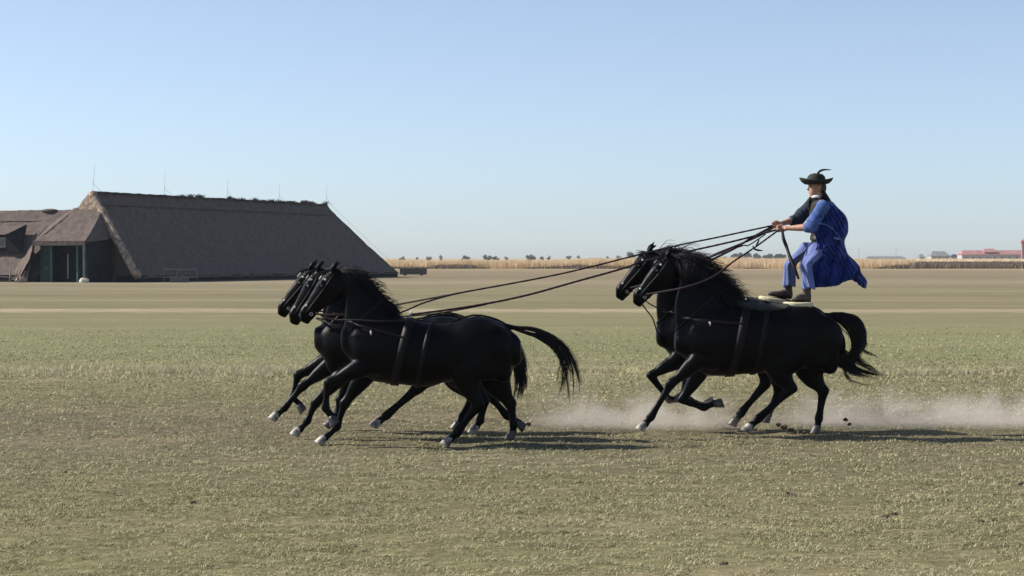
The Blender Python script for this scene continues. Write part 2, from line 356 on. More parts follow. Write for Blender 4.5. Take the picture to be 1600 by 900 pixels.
def grass():
    n = 620000
    u = rng.random(n); y = 12.2 * (75 / 12.2) ** u; x = (rng.random(n) * 2 - 1) * (y * 0.275 + 0.8)
    # clump the blades
    cx = fbm2(x, y * 1.6, 9, 3, 4.6); patch = fbm2(x * .4, y, 12, 3, 0.35)
    keep = rng.random(n) < np.clip((cx - 0.45) * 4.0 + (patch - 0.5) * 1.2 + 0.62, 0.08, 1)
    bare = np.exp(-((12.9 / y - 0.53) / 0.09) ** 2); keep &= rng.random(n) > bare * 0.45
    keep &= rng.random(n) < np.clip((62 - y) / 34, 0, 1) ** 1.3
    x, y, cx, patch = x[keep], y[keep], cx[keep], patch[keep]; n = len(x)
    h = (0.008 + 0.020 * rng.random(n) ** 2) * (0.6 + 0.9 * np.clip(cx * 2 - .6, 0, 1.4)) * (y / 20) ** 0.35
    straw = np.exp(-((12.9 / y - 0.357) / 0.018) ** 2); h *= 1 + .7 * straw
    wd = (0.005 + 0.007 * rng.random(n)) * (y / 16)
    tint = np.clip(0.46 + (rng.random(n) - 0.5) * 0.75 + (patch - 0.5) * -0.5 + straw * 0.15, 0, 1)
    blades('grass', x, y, ground_z(x, y), h, wd, tint, 1.2 + rng.random(n) ** 2 * 3.2, M['grass'], 'short dry olive and straw coloured grass over the near ground', flat=True)
grass()
def straw_line():
    n = 21000; x = rng.random(n) * 22 - 11; y = 35.9 + rng.normal(0, 0.4, n) * np.where(x < -2, 1.5, 0.5) + 0.4 * np.sin(x * .7)
    k = fbm2(x, y, 21, 3, 0.8) > 0.40; x = x[k]; y = y[k]; n = len(x)
    h = 0.04 + 0.10 * rng.random(n) ** 2 * np.where(x < -2, 1.2, 0.8)
    blades('straw_tufts', x, y, -0.012, h, 0.02 + 0.02 * rng.random(n), np.clip(0.7 + 0.3 * rng.random(n), 0, 1), 0.6, M['grass'], 'line of pale taller straw tufts across the plain')
straw_line()

# ------------------------------------------------------------------ reeds, scrub, far trees
def reed_belt():
    n = 70000; px = 590 + rng.random(n) * 840; y = 385 + rng.random(n) ** 1.3 * 90
    x = (px - 800) * y / F
    top = 0.55 + 1.9 * fbm2(x * .5, y * .3, 31, 4, 0.22) + 0.45 * np.clip((px - 780) / 200, 0, 1) - .35 * np.clip((px - 1200) / 100, 0, 1)
    top *= np.where(fbm2(x, y * .1, 33, 3, 0.05) > 0.34, 1, 0.5)
    h = top * (0.8 + 0.25 * rng.random(n)); depth = (y - 385) / 90
    tint = np.clip(0.25 + 0.5 * fbm2(x * .3, y, 35, 3, 0.1) + 0.45 * (rng.random(n) - .5) + .15 * depth, 0, 1)
    blades('reeds', x, y, -0.05, h, 0.10 + 0.12 * rng.random(n), tint, 0.12, M['reed'], 'belt of golden reeds along the far edge of the plain', 0.3, 0.5)
    n = 30000; px = 900 + rng.random(n) * 900; y = 720 + rng.random(n) * 150; x = (px - 800) * y / F
    h = 1.4 + 0.5 * fbm2(x, y, 36, 3, 0.05) + .4 * rng.random(n)
    blades('reeds', x, y, -0.05, h, 0.2 + 0.2 * rng.random(n), np.clip(.6 + .4 * rng.random(n), 0, 1), 0.12, M['reed'], 'pale golden reed field in front of the red roofed building', 0.3, 0.5)
    n = 30000; px = 1418 + rng.random(n) * 300; y = 385 + rng.random(n) * 60; x = (px - 800) * y / F
    h = (0.7 + 1.1 * fbm2(x, y, 37, 4, 0.15)) * (0.8 + .3 * rng.random(n))
    blades('scrub', x, y, -0.05, h, 0.12 + 0.16 * rng.random(n), 0.3 + rng.random(n) * .7, 0.3, M['brownleaf'], 'low brown scrub at the far right edge of the plain', 0.3, 0.6)
    n = 5000; px = 600 + rng.random(n) * 840; y = 378 + rng.random(n) * 8; x = (px - 800) * y / F
    k = fbm2(x, y * .2, 39, 4, 0.09) > 0.5; x = x[k]; y = y[k]; n = len(x)
    h = (0.25 + 0.75 * np.clip(fbm2(x, y * .2, 39, 4, 0.09) - .5, 0, 1) * 5) * (0.7 + .3 * rng.random(n))
    blades('weeds', x, y, -0.05, h, 0.12 + 0.16 * rng.random(n), rng.random(n) * .8, 0.3, M['brownleaf'], 'dark weeds along the foot of the golden reeds', 0.3, 0.6)
reed_belt()
def leafcloud(lobes, n, size):
    w_ = np.array([l[3] ** 2 for l in lobes]); pick = rng.choice(len(lobes), n, p=w_ / w_.sum()); L = np.array(lobes)[pick]
    d = rng.normal(size=(n, 3)); d /= np.linalg.norm(d, axis=1, keepdims=True); r = rng.random(n) ** 0.35 * (0.75 + 0.4 * rng.random(n))
    c = L[:, :3] + d * (L[:, 3] * r)[:, None] * np.array([1, 1, L.shape[1] > 4 and 0.8 or 0.8])
    a = rng.normal(size=(n, 3)); a /= np.linalg.norm(a, axis=1, keepdims=True); b = np.cross(a, rng.normal(size=(n, 3))); b /= np.linalg.norm(b, axis=1, keepdims=True)
    s = (size * (0.6 + 0.8 * rng.random(n)))[:, None]
    V = np.stack([c + a * s, c + b * s * .6, c - a * s, c - b * s * .6], 1).reshape(-1, 3); Fq = np.arange(n * 4).reshape(n, 4)
    t = np.repeat(np.clip(0.2 + 0.6 * rng.random(n) + 0.25 * d[:, 2], 0, 1), 4)
    return V, Fq, t
def tree(name, px, Y, w_, h, label, leaf='leaf', n=900, group='scattered trees along the horizon', cat='tree'):
    x = (px - 800) * Y / F; root = empty(name, (x, Y, -0.02)); tag(root, label, cat, group)
    tr = MB(); tr.tube([(x, Y, -0.1), (x + .05 * w_, Y, h * .3), (x - .02 * w_, Y, h * .75)], [h * .045, h * .032, h * .012], 6)
    lobes = []
    for i in range(9):
        a = random.random() * 6.28; rr = random.random() ** .5; lx = math.cos(a) * rr * w_ * .36; lz = h * (.24 + .56 * random.random() * (1 - rr * .5))
        ly = math.sin(a) * rr * w_ * .36; lobes.append((x + lx, Y + ly, lz, min(w_, h) * (.16 + .12 * random.random())))
        tr.tube([(x, Y, h * .3), (x + lx * .6, Y + ly * .6, (h * .3 + lz) / 2 + .05 * h), (x + lx, Y + ly, lz)], [h * .018, h * .012, h * .005], 4)
    tr.build('trunk', M['bark'], root, True)
    V, Fq, t = leafcloud(lobes, n, min(w_, h) * .055)
    me = fastmesh('crown', V, Fq, t); ob('crown', me, M[leaf], root, False); return root
far = [(629, 15, 5, 'leaf'), (652, 5, 5, 'leaf'), (670, 11, 7, 'brownleaf'), (689, 7, 9, 'leaf'), (727, 19, 8, 'leaf'), (757, 8, 11, 'leaf'), (764, 14, 7, 'leaf'), (775, 11, 7, 'leaf'), (791, 7, 6, 'brownleaf'),
       (829, 16, 11, 'leaf'), (847, 9, 6, 'brownleaf'), (857, 7, 10, 'leaf'), (889, 9, 9, 'brownleaf'), (904, 6, 10, 'leaf'), (949, 6, 7, 'leaf'), (967, 9, 8, 'leaf'), (987, 19, 15, 'leaf'), (1007, 15, 12, 'leaf'),
       (1083, 14, 9, 'leaf')]
fl = ['low dark tree just right of the thatched roof end', 'tiny dark bush on the skyline, second right of the barn', 'pale brownish round tree on the skyline right of the barn', 'small dark upright tree on the skyline right of the barn', 'wide dark flat topped tree on the skyline above the reins',
      'taller thin crown left of a pair of dark trees', 'left one of the pair of low dark trees', 'right one of the pair of low dark trees', 'small pale bush right of the pair of low trees', 'round dark tree standing alone in the middle of the golden skyline',
      'low brown bush right of the round lone tree', 'narrow dark upright tree in the middle of the skyline', 'brown small tree above the golden reeds', 'thin tall small tree above the golden reeds', 'tiny tree left of the upper rein', 'small dark tree beside the big one at the upper rein',
      'large round grey green tree just left of the rear horses heads', 'pale round tree behind the upper rein by the horses ears', 'green tree behind the mane of the rear horse']
for (px, wp, hp, lf), lab in zip(far, fl):
    Y = 1250; tree('tree', px, Y, wp * Y / F, (hp * .9) * Y / F + 2.0, lab, lf, 700)
for i, (px, wp, hp) in enumerate([(1152, 24, 14), (1166, 20, 12), (1180, 24, 10), (1197, 26, 9), (1211, 22, 11), (1222, 22, 10)]):
    Y = 1400; tree('tree', px, Y, wp * Y / F, hp * Y / F + 2.1, ['tallest dark tree of the far grove left of the rider', 'second tree of the grove left of the rider', 'dark wide tree in the grove left of the rider', 'low wide tree in the grove left of the riders knee', 'dark tree right in the grove behind the hanging whip', 'rightmost dark tree of the grove behind the riders knee'][i], 'leaf', 1100, 'dark grove on the horizon')
for i, (px, wp, hp, Y) in enumerate([(1060, 30, 6, 420), (1098, 34, 8, 425), (1128, 30, 6, 430), (1140, 22, 4, 410), (965, 40, 3, 430)]):
    tree('bush', px, Y, wp * Y / F, hp * Y / F + 2.1, ['brown dry bush behind the far horses ears', 'tallest brown dry bush behind the flying mane', 'brown bush right of the tallest one behind the mane', 'low brown bush under the reins', 'flat brown bush left of the rear horses muzzle'][i], 'brownleaf', 1500, 'dry brown bushes by the reeds', 'bush')
for i, (px, wp, hp) in enumerate([(1164, 38, -6), (1196, 30, -7), (1465, 14, -5), (1552, 30, -6)]):
    Y = 395; tree('bush', px, Y, wp * Y / F, hp * Y / F + 2.1, ['dark grey low bush before the reeds left of the rider', 'second low grey bush just left of the riders far knee', 'small brown bush at the right end of the reeds', 'dark low bush below the red roofed building'][i], 'brownleaf', 900, 'low grey bushes before the reeds', 'bush')

# ------------------------------------------------------------------ far buildings on the right
def house(name, px0, px1, Y, eave, ridge, depth, roofm, label, windows=0, dorm=None):
    x0 = (px0 - 800) * Y / F; x1 = (px1 - 800) * Y / F; xc = (x0 + x1) / 2; root = empty(name, (xc, Y, 0)); tag(root, label, 'building')
    wl = MB(); wl.box((xc, Y + depth / 2, eave / 2), (x1 - x0, depth, eave)); wo = wl.build('wall', M['wall'], root)
    rf = MB(); a = .5
    v = [(x0 - a, Y - a, eave - .1), (x1 + a, Y - a, eave - .1), (x1 + a, Y + depth + a, eave - .1), (x0 - a, Y + depth + a, eave - .1), (x0 + 2, Y + depth / 2, ridge), (x1 - 2, Y + depth / 2, ridge)]
    rf.add(v, [(0, 1, 5, 4), (1, 2, 5), (2, 3, 4, 5), (3, 0, 4), (3, 2, 1, 0)]); r = rf.build('roof', roofm, root)
    if dorm:
        d0 = (dorm[0] - 800) * Y / F; d1 = (dorm[1] - 800) * Y / F; b = MB(); zc = (eave + ridge) / 2
        b.add([(d0, Y + .5, zc), (d1, Y + .5, zc), (d1, Y + depth / 2 + 2, zc), (d0, Y + depth / 2 + 2, zc), (d0 + 1, Y + depth / 2, ridge + .9), (d1 - 1, Y + depth / 2, ridge + .9)], [(0, 1, 5, 4), (1, 2, 5), (2, 3, 4, 5), (3, 0, 4), (3, 2, 1, 0)])
        b.build('roof', roofm, root)
    for i in range(windows):
        wx = x0 + (x1 - x0) * (i + .5) / windows; b = MB(); b.box((wx, Y - .02, eave * .55), (1.1, .12, 1.1)); o = b.build('window', M['wall'], root)
        b = MB(); b.box((wx, Y - .09, eave * .55), (.8, .06, .85)); b.build('pane', M['glass'], o).location = (0, 0, 0)
    return root
house('farm_building', 1503, 1640, 1100, 4.2, 6.6, 12, M['redroof'], 'long low building under a haze-paled red tiled roof at the right edge of the horizon', 12, (1538, 1560))
house('farm_building', 1455, 1484, 1150, 3.5, 6.2, 10, M['greyroof'], 'grey roofed shed left of the red roofed building', 3)
house('farm_building', 1486, 1500, 1180, 2.8, 4.4, 8, M['glass'], 'small dark low shed between the grey shed and the red roof', 1)
house('farm_building', 1355, 1415, 1500, 2.2, 3.6, 10, M['greyroof'], 'long flat far building right of the riders cape', 4)
house('farm_building', 1437, 1445, 1200, 2.6, 4.6, 6, M['greyroof'], 'tiny hut with a pointed roof left of the grey shed', 1)
def tower():
    Y = 1090; x = (1599 - 800) * Y / F; root = empty('tower', (x, Y, 0)); tag(root, 'narrow brown tower at the right edge of the photo', 'tower')
    b = MB(); b.box((x, Y, 5.2), (2.0, 2.0, 10.4)); b.build('wall', M['redroof'], root)
    b = MB(); b.box((x, Y, 11.1), (3.1, 3.1, 1.4)); b.add([(x - 1.7, Y - 1.7, 11.8), (x + 1.7, Y - 1.7, 11.8), (x + 1.7, Y + 1.7, 11.8), (x - 1.7, Y + 1.7, 11.8), (x, Y, 12.8)], [(0, 1, 4), (1, 2, 4), (2, 3, 4), (3, 0, 4)]); b.build('roof', M['redroof'], root)
tower()
for px, t_ in ((1342, 388), (1400, 388)):
    Y = 1300; x = (px - 800) * Y / F; hh = H + (HOR - t_) * Y / F; root = empty('utility_pole', (x, Y, 0)); tag(root, 'thin utility pole on the horizon ' + ('just right of the riders cape' if px < 1350 else 'further right, left of the pointed hut'), 'pole', 'utility poles on the horizon')
    b = MB(); b.tube([(x, Y, 0), (x, Y, hh)], [.16, .10], 6); b.build('post', M['wood'], root); b = MB(); b.box((x, Y - .15, hh - .6), (1.8, .12, .14)); b.build('crossarm', M['wood'], root)

# ------------------------------------------------------------------ thatched barn
G0 = Vector((-38.0, 174.0, 0)); E1 = Vector((0.368, 0.93, 0)).normalized(); NR = Vector((0.93, -0.368, 0)).normalized()
def BL(a, b, z): return G0 + NR * a - E1 * b + Vector((0, 0, z))    # a: to the right face, b: towards the camera
def roof_patch(mb, c00, c10, c11, c01, nu, nv, amp, seed, thick=0.0, freq=0.5):
    """bumpy thatch surface between four corners (c00-c10 lower edge, c01-c11 upper edge)"""
    c00, c10, c11, c01 = map(Vector, (c00, c10, c11, c01)); nrm = (c10 - c00).cross(c01 - c00)
    if nrm.length < 1e-6: nrm = (c11 - c00).cross(c01 - c00)
    nrm.normalize()
    if nrm.z < 0: nrm = -nrm
    b = len(mb.v)
    for j in range(nv + 1):
        for i in range(nu + 1):
            u, v = i / nu, j / nv; p = (c00 * (1 - u) + c10 * u) * (1 - v) + (c01 * (1 - u) + c11 * u) * v
            d = amp * mnoise.fractal(p * freq + Vector((seed, 0, 0)), 1.0, 2.0, 4) + amp * .35 * (1 - (v * 9 % 1))
            sagz = -0.25 * math.sin(math.pi * v) if nv > 12 else 0
            mb.v.append(tuple(p + nrm * (d + sagz * .6)))
    for j in range(nv):
        for i in range(nu):
            a = b + j * (nu + 1) + i; mb.f.append((a, a + 1, a + nu + 2, a + nu + 1))
def barn():
    root = empty('thatched_barn', tuple(G0)); tag(root, 'long barn under dark reed thatch reaching the ground, green doors in its end', 'barn')
    Lr = 46.2; e = 2.75; e2 = 5.56; w_ = 6.5; hr = 8.0
    zr = lambda s: hr
    # big right face (facing right)
    mb = MB(); roof_patch(mb, BL(w_, e, .35), BL(w_, -Lr - e2, .35), BL(0, -Lr, hr), BL(0, 0, hr), 150, 45, 0.10, 1.0); mb.build('roof_right', M['thatch'], root, True)
    mb = MB(); roof_patch(mb, BL(-w_, -Lr - e2, .35), BL(-w_, e, .35), BL(0, 0, hr), BL(0, -Lr, hr), 60, 16, 0.16, 2.0); mb.build('roof_left', M['thatch'], root, True)
    mb = MB(); roof_patch(mb, BL(w_, -Lr - e2, .35), BL(-w_, -Lr - e2, .35), BL(-.1, -Lr, hr), BL(.1, -Lr, hr), 24, 16, 0.12, 3.0); mb.build('roof_end', M['thatch'], root, True)
    mb = MB(); roof_patch(mb, BL(-w_, e, .35), BL(-1.5, .6, .35), BL(-.05, 0, hr), BL(-.1, 0, hr), 20, 24, 0.10, 4.0); roof_patch(mb, BL(-1.5, .6, .1), BL(w_ - .3, .6, .1), BL(.12, .1, hr), BL(-.1, .1, hr), 40, 24, 0.05, 4.0); mb.build('roof_front', M['thatch'], root, True)
    # low eave wall all round, a little inside
    mb = MB(); 
    for a0, b0, a1, b1 in ((w_ - .25, e - .2, w_ - .25, -Lr - e2 + .2), (-w_ + .25, e - .2, -w_ + .25, -Lr - e2 + .2), (w_ - .25, -Lr - e2 + .2, -w_ + .25, -Lr - e2 + .2), (2.9, .5, w_ - .35, .5)):
        p, q = BL(a0, b0, .25), BL(a1, b1, .25); d = (q - p).normalized(); mb.box((p + q) / 2, ((q - p).length, .3, .6), d, Vector((-d.y, d.x, 0)))
    mb.build('base_wall', M['dark'], root)
    # dark upper ridge capping course
    mb = MB()
    roof_patch(mb, BL(.95, .35, hr - 1.05), BL(.95, -Lr - .7, hr - 1.05), BL(0, -Lr, hr + .18), BL(0, 0, hr + .18), 110, 5, 0.10, 7.0, freq=1.3)
    roof_patch(mb, BL(-.95, -Lr - .7, hr - 1.05), BL(-.95, .35, hr - 1.05), BL(0, 0, hr + .18), BL(0, -Lr, hr + .18), 60, 4, 0.10, 8.0, freq=1.3)
    mb.build('ridge_cap', M['thatch'], root, True)
    # ragged tufts on the ridge
    n = 5200; s = rng.random(n); cl = np.clip(fbm2(s * 60, s * 0 + .5, 44, 4, 1.0) - .42, 0, 1) * 4 * np.clip((s - .12) * 4, .12, 1)
    base = np.array(G0)[None] + np.array(E1)[None] * (s * Lr)[:, None]; base[:, 2] = hr + .02
    tip = base + np.stack([rng.normal(0, .22, n), rng.normal(0, .3, n), .06 + cl * (0.14 + .22 * rng.random(n))], -1)
    base += rng.normal(0, .18, (n, 3)) * np.array([1, 1, .25]); side = np.array(E1)[None] * (.03 + .07 * rng.random(n))[:, None]
    V = np.stack([base - side, base + side, tip + side * .5, tip - side * .5], 1).reshape(-1, 3)
    me = fastmesh('ridge_tufts', V, np.arange(n * 4).reshape(n, 4)); o = ob('ridge_tufts', me, M['thatch'], root, False); o['kind'] = 'stuff'
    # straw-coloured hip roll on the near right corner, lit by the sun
    mb = MB(); pts = []
    for i in range(26):
        t = i / 25; q = BL(w_ * (1 - t), e * (1 - t), .45 + (hr - .5) * (1 - (1 - t))) ; pts.append(q + Vector((random.uniform(-.06, .06), -.10, random.uniform(-.05, .05) + .05)))
    mb.tube(pts, [0.36 + .02 * math.sin(i * 2.1) + random.uniform(-.03, .03) for i in range(26)], 9); mb.build('hip_roll', M['ridge'], root, True)
    mb = MB(); roof_patch(mb, BL(-1.25, .75, hr - 1.5), BL(1.25, .75, hr - 1.5), BL(.25, .1, hr + .1), BL(-.25, .1, hr + .1), 10, 8, .08, 9.0, freq=2); mb.build('gablet', M['ridge'], root, True)
    # thatched porch hood over the doors
    ev = 3.57; bf = 5.2
    mb = MB(); roof_patch(mb, BL(-2.75, bf, ev), BL(2.72, bf, ev), BL(1.45, .55, hr - 1.35), BL(-1.45, .55, hr - 1.35), 26, 22, .07, 11.0, freq=1.2); mb.build('porch_roof', M['thatch'], root, True)
    mb = MB(); roof_patch(mb, BL(-2.75, bf - .02, ev - .32), BL(2.72, bf - .02, ev - .32), BL(1.8, .4, 5.4), BL(-1.8, .4, 5.4), 6, 6, .03, 12.0)
    roof_patch(mb, BL(-2.75, bf + .0, ev - .32), BL(2.72, bf + .0, ev - .32), BL(2.72, bf + .02, ev + .08), BL(-2.75, bf + .02, ev + .08), 12, 2, .03, 12.0)
    mb.build('porch_eave', M['thatch'], root, True)
    # right cheek of the hood: thatch running up to the hip
    mb = MB(); roof_patch(mb, BL(2.72, bf - .05, ev - .1), BL(3.1, 1.4, ev + .3), BL(2.1, .7, 5.9), BL(1.5, .6, 6.55), 8, 8, .05, 13.0)
    mb.build('hood_cheek', M['thatch'], root, True)
    # left flank of thatch coming down to the ground
    mb = MB(); roof_patch(mb, BL(-4.7, bf - .5, .15), BL(-3.05, bf + .02, 2.0), BL(-2.65, bf - .1, ev + .1), BL(-5.1, 1.0, 4.5), 12, 12, .06, 14.0)
    roof_patch(mb, BL(-7.4, 3.6, .2), BL(-3.7, bf - .4, .15), BL(-2.75, bf - .05, ev + .05), BL(-4.2, .8, 5.1), 14, 14, .08, 15.0)
    roof_patch(mb, BL(-4.2, .8, 5.0), BL(-2.7, bf - .15, ev + .05), BL(-1.45, .6, 6.6), BL(-1.6, .5, 6.7), 10, 10, .05, 16.0)
    mb.build('left_flank', M['thatch'], root, True)
    # side wall of the porch, its shade put into the near-black colour
    mb = MB()
    for s_ in (2.6,): p, q = BL(s_, bf - .35, 1.8), BL(s_, .9, 1.8); d = (q - p).normalized(); mb.box((p + q) / 2, ((q - p).length, .2, 3.6), d, Vector((-d.y, d.x, 0)))
    mb.build('side_wall', M['dark'], root)
    mb = MB(); p, q = BL(-2.6, bf - .5, 1.8), BL(2.6, bf - .5, 1.8)
    # opening: near-black backing behind it, interior shade put into its colour
    for z, hh in ((3.36, .3),): mb.box((BL(0, bf - .75, z)), (5.1, .22, hh), NR, -E1)
    mb.build('lintel', M['green'], root)
    mb = MB(); mb.box(BL(.1, 2.95, 1.75), (5.0, .1, 3.5), NR, -E1); mb.box(BL(0.2, 3.4, 3.42), (4.9, 2.8, .08), NR, -E1); mb.build('shade_backing', M['dark'], root)
    def plankdoor(a0, a1, bb, n, label=None):
        wd = (a1 - a0) / n; b = MB(); b.box(BL((a0 + a1) / 2, bb - .05, 1.62), (a1 - a0, .05, 3.15), NR, -E1); d = b.build('door', M['green'], root)
        for i in range(n):
            b = MB(); b.box(BL(a0 + wd * (i + .5), bb, 1.62), (wd * .92, .05, 3.2), NR, -E1); k = b.build('plank', M['green'], d); k.location = (0, 0, 0)
        b = MB(); b.box(BL((a0 + a1) / 2, bb + .05, 1.2), (.35, .05, .35), NR, -E1); b.build('latch', M['teal'], d).location = (0, 0, 0)
        if label: d['label'] = label
    plankdoor(-2.65, -1.42, bf - 1.0, 5, 'closed left leaf of the green doors'); plankdoor(1.85, 2.45, bf - 1.0, 2)
    for a in (-1.3, 1.45, 2.55):
        b = MB(); b.box(BL(a, bf - (.12 if a > 2 else .75), 1.65), (.2 if a != 1.45 else .22, .2, 3.3), NR, -E1); b.build('door_post', M['teal'], root)
    b = MB(); b.box(BL(-.15, 3.6, 1.4), (.1, .1, 2.2), NR, -E1); b.build('inner_post', M['metal'], root)
    return root
barn()
def wing():
    root = empty('thatched_barn', tuple(BL(-12, 0, 0))); tag(root, 'lower thatched building with a dark dormer at the left edge', 'barn')
    z = 6.4
    mb = MB(); roof_patch(mb, BL(-26, 4.2, .4), BL(-3.2, 4.2, .4), BL(-1.5, -2, z), BL(-26, -2, z), 60, 22, .12, 21.0); mb.build('roof', M['thatch'], root, True)
    mb = MB(); roof_patch(mb, BL(-1.5, -8.2, .4), BL(-26, -8.2, .4), BL(-26, -2, z), BL(-1.5, -2, z), 20, 8, .12, 22.0); mb.build('roof', M['thatch'], root, True)
    mb = MB(); roof_patch(mb, BL(-26, -1.15, z - .85), BL(-2.4, -1.15, z - .85), BL(-1.5, -2.0, z + .18), BL(-26, -2.0, z + .18), 60, 5, .08, 23.0, freq=1.3); mb.build('ridge_cap', M['thatch'], root, True)
    mb = MB(); ellipsoid(mb, BL(-6.0, -2, z + .12), NR * .9, E1 * .5, Vector((0, 0, .20))); mb.build('ridge_tuft', M['thatch'], root, True)
    mb = MB(); mb.box(BL(-14, 4.0, .3), (22, .3, .65), NR, -E1); mb.build('base_wall', M['dark'], root)
    # dormer
    mb = MB(); mb.box(BL(-9.6, 2.2, 3.6), (4.6, .3, 1.5), NR, -E1); f = mb.build('dormer', M['dark'], root)
    mb = MB(); mb.box(BL(-9.4, 2.40, 3.55), (3.4, .1, .9), NR, -E1); mb.build('window', M['metal'], f).location = (0, 0, 0)
    for k in (-1.1, 0, 1.1):
        mb = MB(); mb.box(BL(-9.4 + k, 2.47, 3.55), (.95, .06, .7), NR, -E1); mb.build('pane', M['glass'], f).location = (0, 0, 0)
    mb = MB(); roof_patch(mb, BL(-12.5, 2.75, 4.25), BL(-7.55, 2.75, 4.25), BL(-7.3, .2, 5.05), BL(-12.5, .2, 5.05), 12, 6, .05, 24.0)
    mb.build('dormer_hood', M['thatch'], root, True)
    mb = MB(); q = [BL(-7.55, 2.75, 4.2), BL(-7.1, .2, 5.2), BL(-5.9, 2.6, 2.6), BL(-7.4, 2.5, 2.7)]; q2 = [p + E1 * .2 for p in q]
    mb.add(q + q2, [(0, 1, 2, 3), (7, 6, 5, 4), (0, 3, 7, 4), (3, 2, 6, 7), (2, 1, 5, 6), (1, 0, 4, 5)]); mb.build('dormer_cheek', M['dark'], root)
wing()
for i, (px, t_, bt) in enumerate([(143, 255, 301), (257, 266, 304), (355, 278, 310), (436, 285, 316), (513, 289, 320)]):
    # where that pixel column meets the ridge line
    k = (px - 800) / F; s = (k * G0.y - G0.x) / (E1.x - k * E1.y); s = min(max(s, 0.05), 46.2); q = G0 + E1 * s + Vector((0, 0, 8.05)); top = H + (HOR - t_) * q.y / F
    root = empty('lightning_rod', tuple(q)); tag(root, ['tallest thin lightning rod at the near end of the barn ridge', 'lightning rod second from the left on the barn ridge', 'thin lightning rod in the middle of the barn ridge', 'lightning rod second from the right on the barn ridge', 'lightning rod at the far right end of the barn ridge'][i], 'lightning rod', 'lightning rods on the barn ridge')
    b = MB(); b.tube([q, q + Vector((.10 if i else .2, 0, top - 8.05))], [.018, .010], 5); b.build('rod', M['metal'], root)
    b = MB(); b.tube([q + Vector((0, 0, .9)), q + E1 * 1.2 + NR * .3], [.012, .012], 4)
    b.build('guy_wire', M['metal'], root)
    if i == 4:
        b = MB(); b.tube([q + Vector((0, 0, .6)), q + E1 * 5.8 + NR * 6.6 + Vector((0, 0, -7.4))], [.014, .014], 4); b.build('guy_wire', M['metal'], root)
def rail():
    Y = 168.5; z = 1.15; x0, x1, x2 = [(p - 800) * Y / F for p in (256, 276, 308)]; root = empty('hitching_rail', (x1, Y, 0)); tag(root, 'grey metal hitching rail on posts before the dark long thatched roof', 'rail')
    for x in (x0, x1, x2):
        b = MB(); b.tube([(x, Y, 0), (x, Y, z)], .032, 6); b.build('post', M['rust'], root)
    for a, c in ((x0, x1), (x1, x2)):
        b = MB(); b.tube([(a, Y, z), (c, Y, z)], .032, 6); b.build('bar', M['rust'], root)
    b = MB(); b.tube([(x0, Y, .45), (x2, Y, .45)], .025, 6); b.build('bar', M['rust'], root)
    b = MB(); b.box(((x0 + x2) / 2 - .2, Y + .4, .22), (1.6, .4, .45)); b.build('trough', M['rust'], root)
rail()
def cart():
    q = P(646, 429.5, 235); x, Y = q.x, 235; root = empty('cart', (x, Y, 0)); tag(root, 'low dark flat cart standing at the right end of the barn', 'cart')
    b = MB(); b.box((x, Y, .38), (3.2, 1.4, .16)); b.build('bed', M['darkhoof'], root)
    for dy in (-.72, .72):
        b = MB(); b.box((x, Y + dy, .50), (3.2, .06, .74)); b.build('side_board', M['darkhoof'], root)
    for dx in (-1.6, 1.6):
        b = MB(); b.box((x + dx, Y, .54), (.06, 1.4, .80)); b.build('end_board', M['darkhoof'], root)
    for k, (dx, r) in enumerate(((-.8, .5), (.1, .6), (.9, .45))):
        b = MB(); ellipsoid(b, (x + dx, Y, .72), (r * 1.2, 0, 0), (0, .5, 0), (0, 0, r * .5)); b.build('load', M['clod'], root, True)
    for dx in (-1, 1):
        for dy in (-.6, .6):
            b = MB(); b.tube([(x + dx, Y + dy - .06, .2), (x + dx, Y + dy + .06, .2)], .2, 14); b.build('wheel', M['leather'], root)
cart()
def lump(name, c, r, m, label, cat, seed, group=None, flat=.7):
    b = MB(); ellipsoid(b, (0, 0, 0), (0, 0, r * flat), (r, 0, 0), (0, r * .8, 0), 12, 8)
    b.v = [tuple(Vector(v) * (1 + .45 * mnoise.noise(Vector(v) / r * 1.7 + Vector((seed * 7.3, 0, 0))))) for v in b.v]
    o = b.build(name, m, None, True); o.location = c; return tag(o, label, cat, group)
lump('rock', (P(134, 438, 169).x, 168.4, .15), .42, M['stone'], 'white rock at the right foot of the barn door', 'rock', 1)
lump('rock', (P(36, 439, 170).x, 169.3, .15), .5, M['wood'], 'greyish mound at the foot of the left thatch flank', 'rock', 2)
for i, (px, hh, ln) in enumerate([(15, 1.15, 0), (22, 1.1, .25), (26, 1.25, .35), (30, 1.0, .5)]):
    x = (px - 800) * 169 / F; b = MB(); b.tube([(x, 169, 0), (x + ln, 169.2, hh)], [.07, .05], 6); o = b.build('stake', M['wood'], None, True); recentre(o)
    tag(o, ['straight pale stake at the far left below the thatch', 'leaning pale stake, second from the left', 'longest leaning stake beside the door flank', 'most tilted stake nearest the barn doors'][i], 'stake', 'wooden stakes by the barn')

